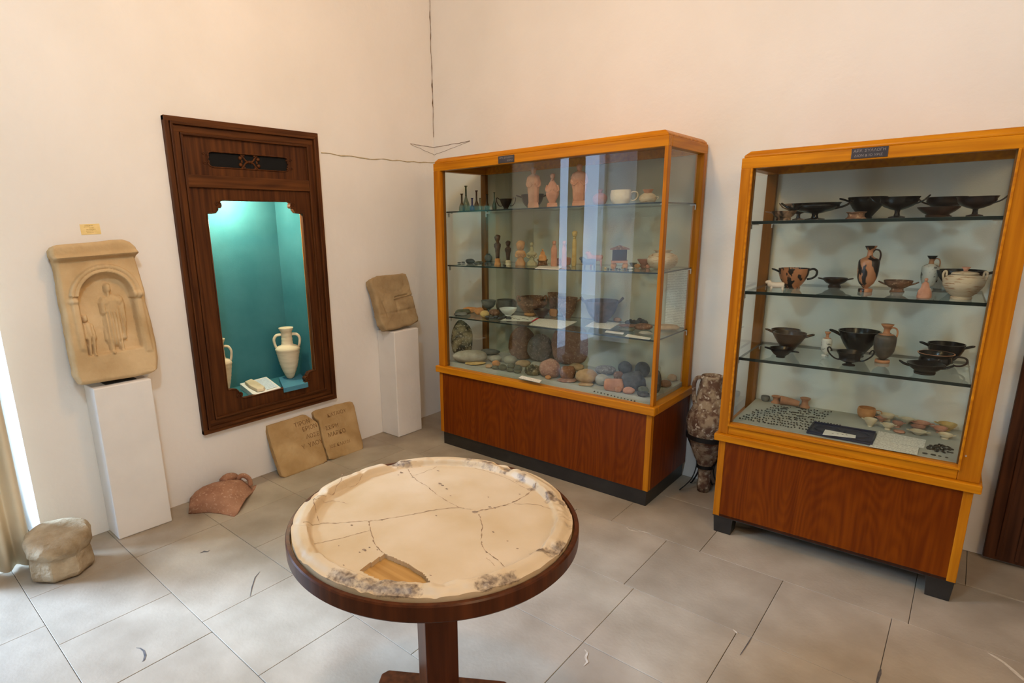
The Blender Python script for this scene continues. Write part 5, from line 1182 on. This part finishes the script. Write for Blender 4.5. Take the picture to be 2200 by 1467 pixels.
stone('large lumpy pink conglomerate', 1160, 1203, 771, 814, ROCKP, jit=.15)
stone('small upright orange peg in front of the conglomerate', 1171, 1184, 806, 823, ORNG, jit=.12)
stone('tan stone over the stacked brown ones', 1222, 1254, 780, 798, ROCKT, jit=.1)
stone('brown squared stone at the pane edge', 1203, 1236, 785, 818, ROCKR, jit=.12, blocky=.4)
stone('pinkish flat sherd in front of the pane edge', 1198, 1240, 812, 830, ROCKP, jit=.2, blocky=.3)
stone('loaf-shaped tan stone in the middle', 1237, 1281, 792, 826, ROCKT, jit=.08, dep=.8)
stone('grey-lilac oval stone at the back', 1280, 1321, 784, 807, ROCKG, jit=.05)
stone('pale egg-shaped stone right of the loaf', 1279, 1307, 803, 830, ROCKL, jit=.05, dep=1)
stone('dark ball at the back left of the right post', 1329, 1356, 776, 796, ROCKD, jit=.05, dep=1)
stone('dark bluish ball beside the right post', 1365, 1394, 777, 803, ROCKD, jit=.05, dep=1)
stone('big dark craggy stone before the two dark balls', 1334, 1383, 798, 842, ROCKD, jit=.25)
stone('brown stone between the grey oval and the craggy one', 1318, 1338, 797, 818, ROCKR, jit=.1)
stone('orange angular sherd standing in front of the craggy stone', 1294, 1338, 812, 845, TERR, jit=.25, blocky=.5, dep=.4)
stone('small orange peg below the angular sherd', 1320, 1336, 830, 850, TERR, jit=.15)
stone('small pink loaf near the right post', 1338, 1362, 831, 853, PINK, jit=.1)
stone('green rounded stone at the right post', 1370, 1392, 829, 846, ROCKO, jit=.1)
stone('dark green rough stone at the front right', 1369, 1393, 840, 860, ROCKD, jit=.25)
stone('flat tan sherd at the front edge', 1241, 1275, 826, 840, ROCKT, jit=.15, blocky=.4)
stone('dark upright stone seen through the side pane', 1416, 1434, 797, 848, ROCKD, jit=.05, dep=.8)
stone('upper brown stone seen through the side pane', 1434, 1453, 803, 820, ROCKT, jit=.12)
stone('lower brown stone seen through the side pane', 1431, 1457, 817, 836, ROCKR, jit=.12)
o = sheet('caption_card', 'white printed card at the front of the left case floor', 'card', [(1121,807),(1164,817),(1159,822.5),(1114,812)], YF, TEXT1)
for k in range(13):
    a = 1277+k*7.2; b = 842+k*1.75
    bit(a, b, YF+.0004, 'tiny dark flake, '+ORD[k]+' from the left at the front of the left case floor', 'tiny dark flakes in a row', 'flake', 1.1, 'stone_flake')

# ------------------------------------------------------------------ round table and the marble top
TC = Vector((2.118, -2.246, 0)); TZ = .70; TR = .409
t = thing('pedestal_table', 'round dark wooden pedestal table in the middle of the room', 'table', (TC.x, TC.y, 0))
obj('apron', MB().lathe([(.30, .655), (TR-.004, .655), (TR, .660), (TR, TZ-.004), (TR-.003, TZ), (TR-.012, TZ), (TR-.013, TZ-.014), (.30, TZ-.014), (.30, .655)], 128), TWD, t, smooth=True, sharp=30)
obj('tabletop', MB().lathe([(0, .662), (.302, .662), (.302, TZ-.013), (TR-.014, TZ-.013), (TR-.014, TZ-.0115), (0, TZ-.0115)], 96), TWT, t, smooth=True, sharp=30)
pa = math.radians(-29)
Mp = Matrix.Rotation(pa, 4, 'Z')
m = MB().box(-.048, .048, -.050, .050, .052, .662, M=Mp); obj('column', m, TWD, t, bevel=.003)
m = MB().box(-.11, .11, -.11, .11, .632, .655, M=Mp); obj('top_block', m, TWD, t, bevel=.003)
Mb = Matrix.Rotation(math.radians(33.3), 4, 'Z')
def chamf(L_, w_, z0, z1):
    return MB().prism([(-L_+.02, -w_), (L_-.02, -w_), (L_, -w_+.02), (L_, w_-.02), (L_-.02, w_), (-L_+.02, w_), (-L_, w_-.02), (-L_, -w_+.02)], z0, z1, taper=.97)
m = chamf(.222, .122, 0, .05); m.v = [tuple(Mb @ Vector(v)) for v in m.v]; obj('foot_plate', m, TWD, t, bevel=.004)
# marble: polar grid with raised chipped rim and a missing piece
ZB = TZ-.0112; MT = .012; RM = .3925
zx = lambda a, b: (a/2.894+600, b/2.894+960)
ztop = ZB+MT
holep = [onz(*zx(a, b), ztop) for a, b in ((655,665),(575,715),(500,765),(560,800),(640,832),(760,850),(880,858),(940,845),(905,795),(870,768),(810,730),(760,708),(700,683))]
holep = [((p-TC).x, (p-TC).y) for p in holep]
def inpoly(x, y, P):
    c = False; n = len(P)
    for i in range(n):
        x1, y1 = P[i]; x2, y2 = P[(i+1) % n]
        if (y1 > y) != (y2 > y) and x < (x2-x1)*(y-y1)/(y2-y1)+x1: c = not c
    return c
NA, NR = 420, 110; m = MB(); att = []
crusts = [(onz(*zx(a, b), ztop+.015)-TC, r_/2.894*.00135*1.0, w_) for a, b, r_, w_ in ((720,100,60,1),(800,95,70,1),(960,80,50,.7),(1180,85,70,.9),(1290,105,80,1),(1400,135,80,1),(1500,185,70,1),(1590,235,60,1),(1690,300,60,1),(1760,330,60,.9),(1800,480,70,.9),(1790,600,75,1),(1700,650,75,1),(1600,640,45,.8),(1640,740,45,.6),(1450,830,80,1),(1340,850,80,1),(1270,850,60,1),(1120,905,50,.7),(840,900,75,1),(740,890,75,.9),(640,870,75,1),(540,860,70,.8),(430,820,70,1),(340,780,60,.8),(500,140,45,.9),(590,120,35,.7),(1540,560,30,.3),(1830,420,50,.7))]
def crust(x, y):
    return min(1, sum(w_*math.exp(-(((x-p.x)**2+(y-p.y)**2)/(r_*r_))) for p, r_, w_ in crusts))
def mh(x, y):
    r = math.hypot(x, y); a = math.atan2(y, x); ed = RM-.004+.006*nz((math.cos(a)*3, math.sin(a)*3, 0), 1.2, 4)
    chip = sst(.05, .45, nz((math.cos(a)*2, math.sin(a)*2, 0), 1.6, 7)+.25*nz((x, y, 0), 30, 2))
    rim = sst(.338, .352, r+.004*nz((x, y, 0), 25, 1))
    h = .021*rim*(1-.30*chip)-.0028*rim*chip*(1+nz((x, y, 0), 70, 5))*2
    h -= .010*sst(ed-.022, ed, r)
    h += .0010*nz((x, y, 0), 12, 6)
    return h, rim, chip
for i in range(NR+1):
    r = RM*(i/NR)**.9
    for j in range(NA):
        a = 2*PI*j/NA; rr = r
        if i == NR: rr = r*(1+.006*nz((math.cos(a)*4, math.sin(a)*4, 0), 2, 1))
        x, y = rr*math.cos(a), rr*math.sin(a); h, rim, ch = mh(x, y); st_ = crust(x, y); h -= .0035*st_*rim*(.5+nz((x, y, 0), 45, 8)); m.v.append((x, y, MT+h)); att.append((st_, 1))
keep = []
for i in range(NR):
    for j in range(NA):
        k = (j+1) % NA; q = (i*NA+j, (i+1)*NA+j, (i+1)*NA+k, i*NA+k)
        cx = sum(m.v[v][0] for v in q)/4; cy = sum(m.v[v][1] for v in q)/4
        if inpoly(cx, cy, holep) : continue
        m.face(q)
# walls and underside
from collections import Counter
ec = Counter()
for f_ in m.f:
    for a, b in zip(f_, f_[1:]+f_[:1]): ec[(a, b)] += 1
low = {}
def lo_(v):
    if v not in low: low[v] = len(m.v); x, y, z = m.v[v]; m.v.append((x, y, 0)); att.append((0, 0))
    return low[v]
for (a, b) in list(ec):
    if (b, a) not in ec and m.v[a] != m.v[b]: m.face((b, a, lo_(a), lo_(b)))
mm, nt, bs, N, L = base_mat('old_marble'); bs.inputs['Roughness'].default_value = .5
tc = N('ShaderNodeTexCoord'); n1 = N('ShaderNodeTexNoise'); n1.inputs['Scale'].default_value = 5; n1.inputs['Detail'].default_value = 5; L(tc.outputs['Object'], n1.inputs['Vector'])
r1 = N('ShaderNodeValToRGB'); r1.color_ramp.elements[0].position = .3; r1.color_ramp.elements[1].position = .7; r1.color_ramp.elements[0].color = (.47, .325, .17, 1); r1.color_ramp.elements[1].color = (.57, .43, .28, 1); L(n1.outputs[0], r1.inputs[0])
n2 = N('ShaderNodeTexNoise'); n2.inputs['Scale'].default_value = 26; n2.inputs['Detail'].default_value = 9; n2.inputs['Roughness'].default_value = .7; L(tc.outputs['Object'], n2.inputs['Vector'])
at = N('ShaderNodeAttribute'); at.attribute_name = 'rimstain'
ad = N('ShaderNodeMath'); ad.operation = 'MULTIPLY_ADD'; L(at.outputs['Fac'], ad.inputs[0]); ad.inputs[1].default_value = .42; L(n2.outputs[0], ad.inputs[2])
r2 = N('ShaderNodeValToRGB'); r2.color_ramp.elements[0].position = .80; r2.color_ramp.elements[1].position = .93; L(ad.outputs[0], r2.inputs[0])
n3 = N('ShaderNodeTexNoise'); n3.inputs['Scale'].default_value = 90; n3.inputs['Detail'].default_value = 4; L(tc.outputs['Object'], n3.inputs['Vector'])
r3 = N('ShaderNodeValToRGB'); r3.color_ramp.elements[0].position = .35; r3.color_ramp.elements[1].position = .7; r3.color_ramp.elements[0].color = (.11, .065, .038, 1); r3.color_ramp.elements[1].color = (.40, .29, .18, 1); L(n3.outputs[0], r3.inputs[0])
mx = N('ShaderNodeMix'); mx.data_type = 'RGBA'; L(r2.outputs[0], mx.inputs[0]); L(r1.outputs[0], mx.inputs[6]); L(r3.outputs[0], mx.inputs[7]); L(mx.outputs[2], bs.inputs['Base Color'])
bp = N('ShaderNodeBump'); bp.inputs['Strength'].default_value = .25; bp.inputs['Distance'].default_value = .002; L(n2.outputs[0], bp.inputs['Height']); L(bp.outputs[0], bs.inputs['Normal'])
mo = obj('marble_basin', m, mm, loc=(TC.x, TC.y, ZB), smooth=True, sharp=45)
at_ = mo.data.attributes.new('rimstain', 'FLOAT', 'POINT')
for i, (a, b) in enumerate(att): at_.data[i].value = a
tag(mo, 'cracked shallow round marble basin with a missing piece, lying on the round table', 'basin')
mc = MB()
cracks = [([(150,505),(255,478),(400,470),(540,462),(640,450),(800,425),(950,395),(1120,375)], 1.3), ([(555,465),(575,540),(600,610),(655,665)], 1.4), ([(800,140),(835,190),(920,250),(1000,310),(1120,375),(1200,388)], 1.0),
 ([(1235,400),(1330,380),(1440,350),(1520,310),(1600,255)], 1.9), ([(1240,420),(1262,490),(1255,580),(1275,640),(1340,690),(1400,745)], 1.3), ([(390,180),(385,250),(300,320),(225,355),(220,390),(250,470)], 1.3),
 ([(225,370),(330,335),(430,355)], .8), ([(215,605),(330,580),(460,545),(560,520)], .9), ([(1460,355),(1600,360),(1700,390)], .7), ([(830,180),(920,150),(980,120)], .7), ([(1290,690),(1340,740)], .6), ([(1210,130),(1400,190),(1560,275)], .6), ([(400,250),(470,240),(520,190)], .6)]
for cr_, wd in cracks:
    pts = smooth_pts([Vector((*zx(a, b), 0)) for a, b in cr_], 14); P = []
    for i, q in enumerate(pts):
        p = onz(q.x+2.2*nz((i, 0, 0), .35, wd*3), q.y+1.4*nz((0, i, 0), .35, wd*5), ztop)-TC; h = mh(p.x, p.y)[0]; P.append(Vector((p.x, p.y, MT+h+.0004)))
    ribbon(mc, P, [.0009*wd*(1+1.6*nz((i, 2, 0), .5, 3)) for i in range(len(P))], (0, 0, 1))
obj('crack', mc, mat('marble_crack', (.16,.09,.045), (.34,.22,.12), sc=50, rough=.9, bump=0), mo)
mc = MB(); random.seed(21)
for a, b, r_ in ((1220,405,24),(1000,230,16),(1015,240,12),(1040,262,11),(990,150,12),(1065,305,8),(530,640,18),(500,655,10),(560,625,9),(450,487,10),(760,160,14),(740,175,8),(975,428,8),(1480,632,12),(1420,585,8),(1330,530,10),(1310,375,14),(1340,380,12),(1300,312,7),(640,455,8),(830,190,10),(370,615,6),(610,640,7),(1090,850,8),(1570,690,12),(940,800,8),(400,735,10),(1495,295,9)):
    p = onz(*zx(a, b), ztop)-TC; h = mh(p.x, p.y)[0]; k = r_/2.894*mpp(p+TC+Vector((0,0,ztop)))
    n = 14; b0 = len(mc.v)
    for j in range(n):
        g_ = 2*PI*j/n; rr = k*(.75+.6*nz((math.cos(g_), math.sin(g_), r_), 1.3, a)); x, y = p.x+rr*math.cos(g_)*1.2, p.y+rr*math.sin(g_)*.8; mc.v.append((x, y, MT+mh(x, y)[0]+.0005))
    mc.face(range(b0, b0+n))
obj('stain_and_hole', mc, mat('marble_stain_and_hole', (.12,.075,.045), (.30,.20,.12), sc=80, rough=.9, bump=0), mo)  # stains, plus the dark of one hole painted as a flat patch
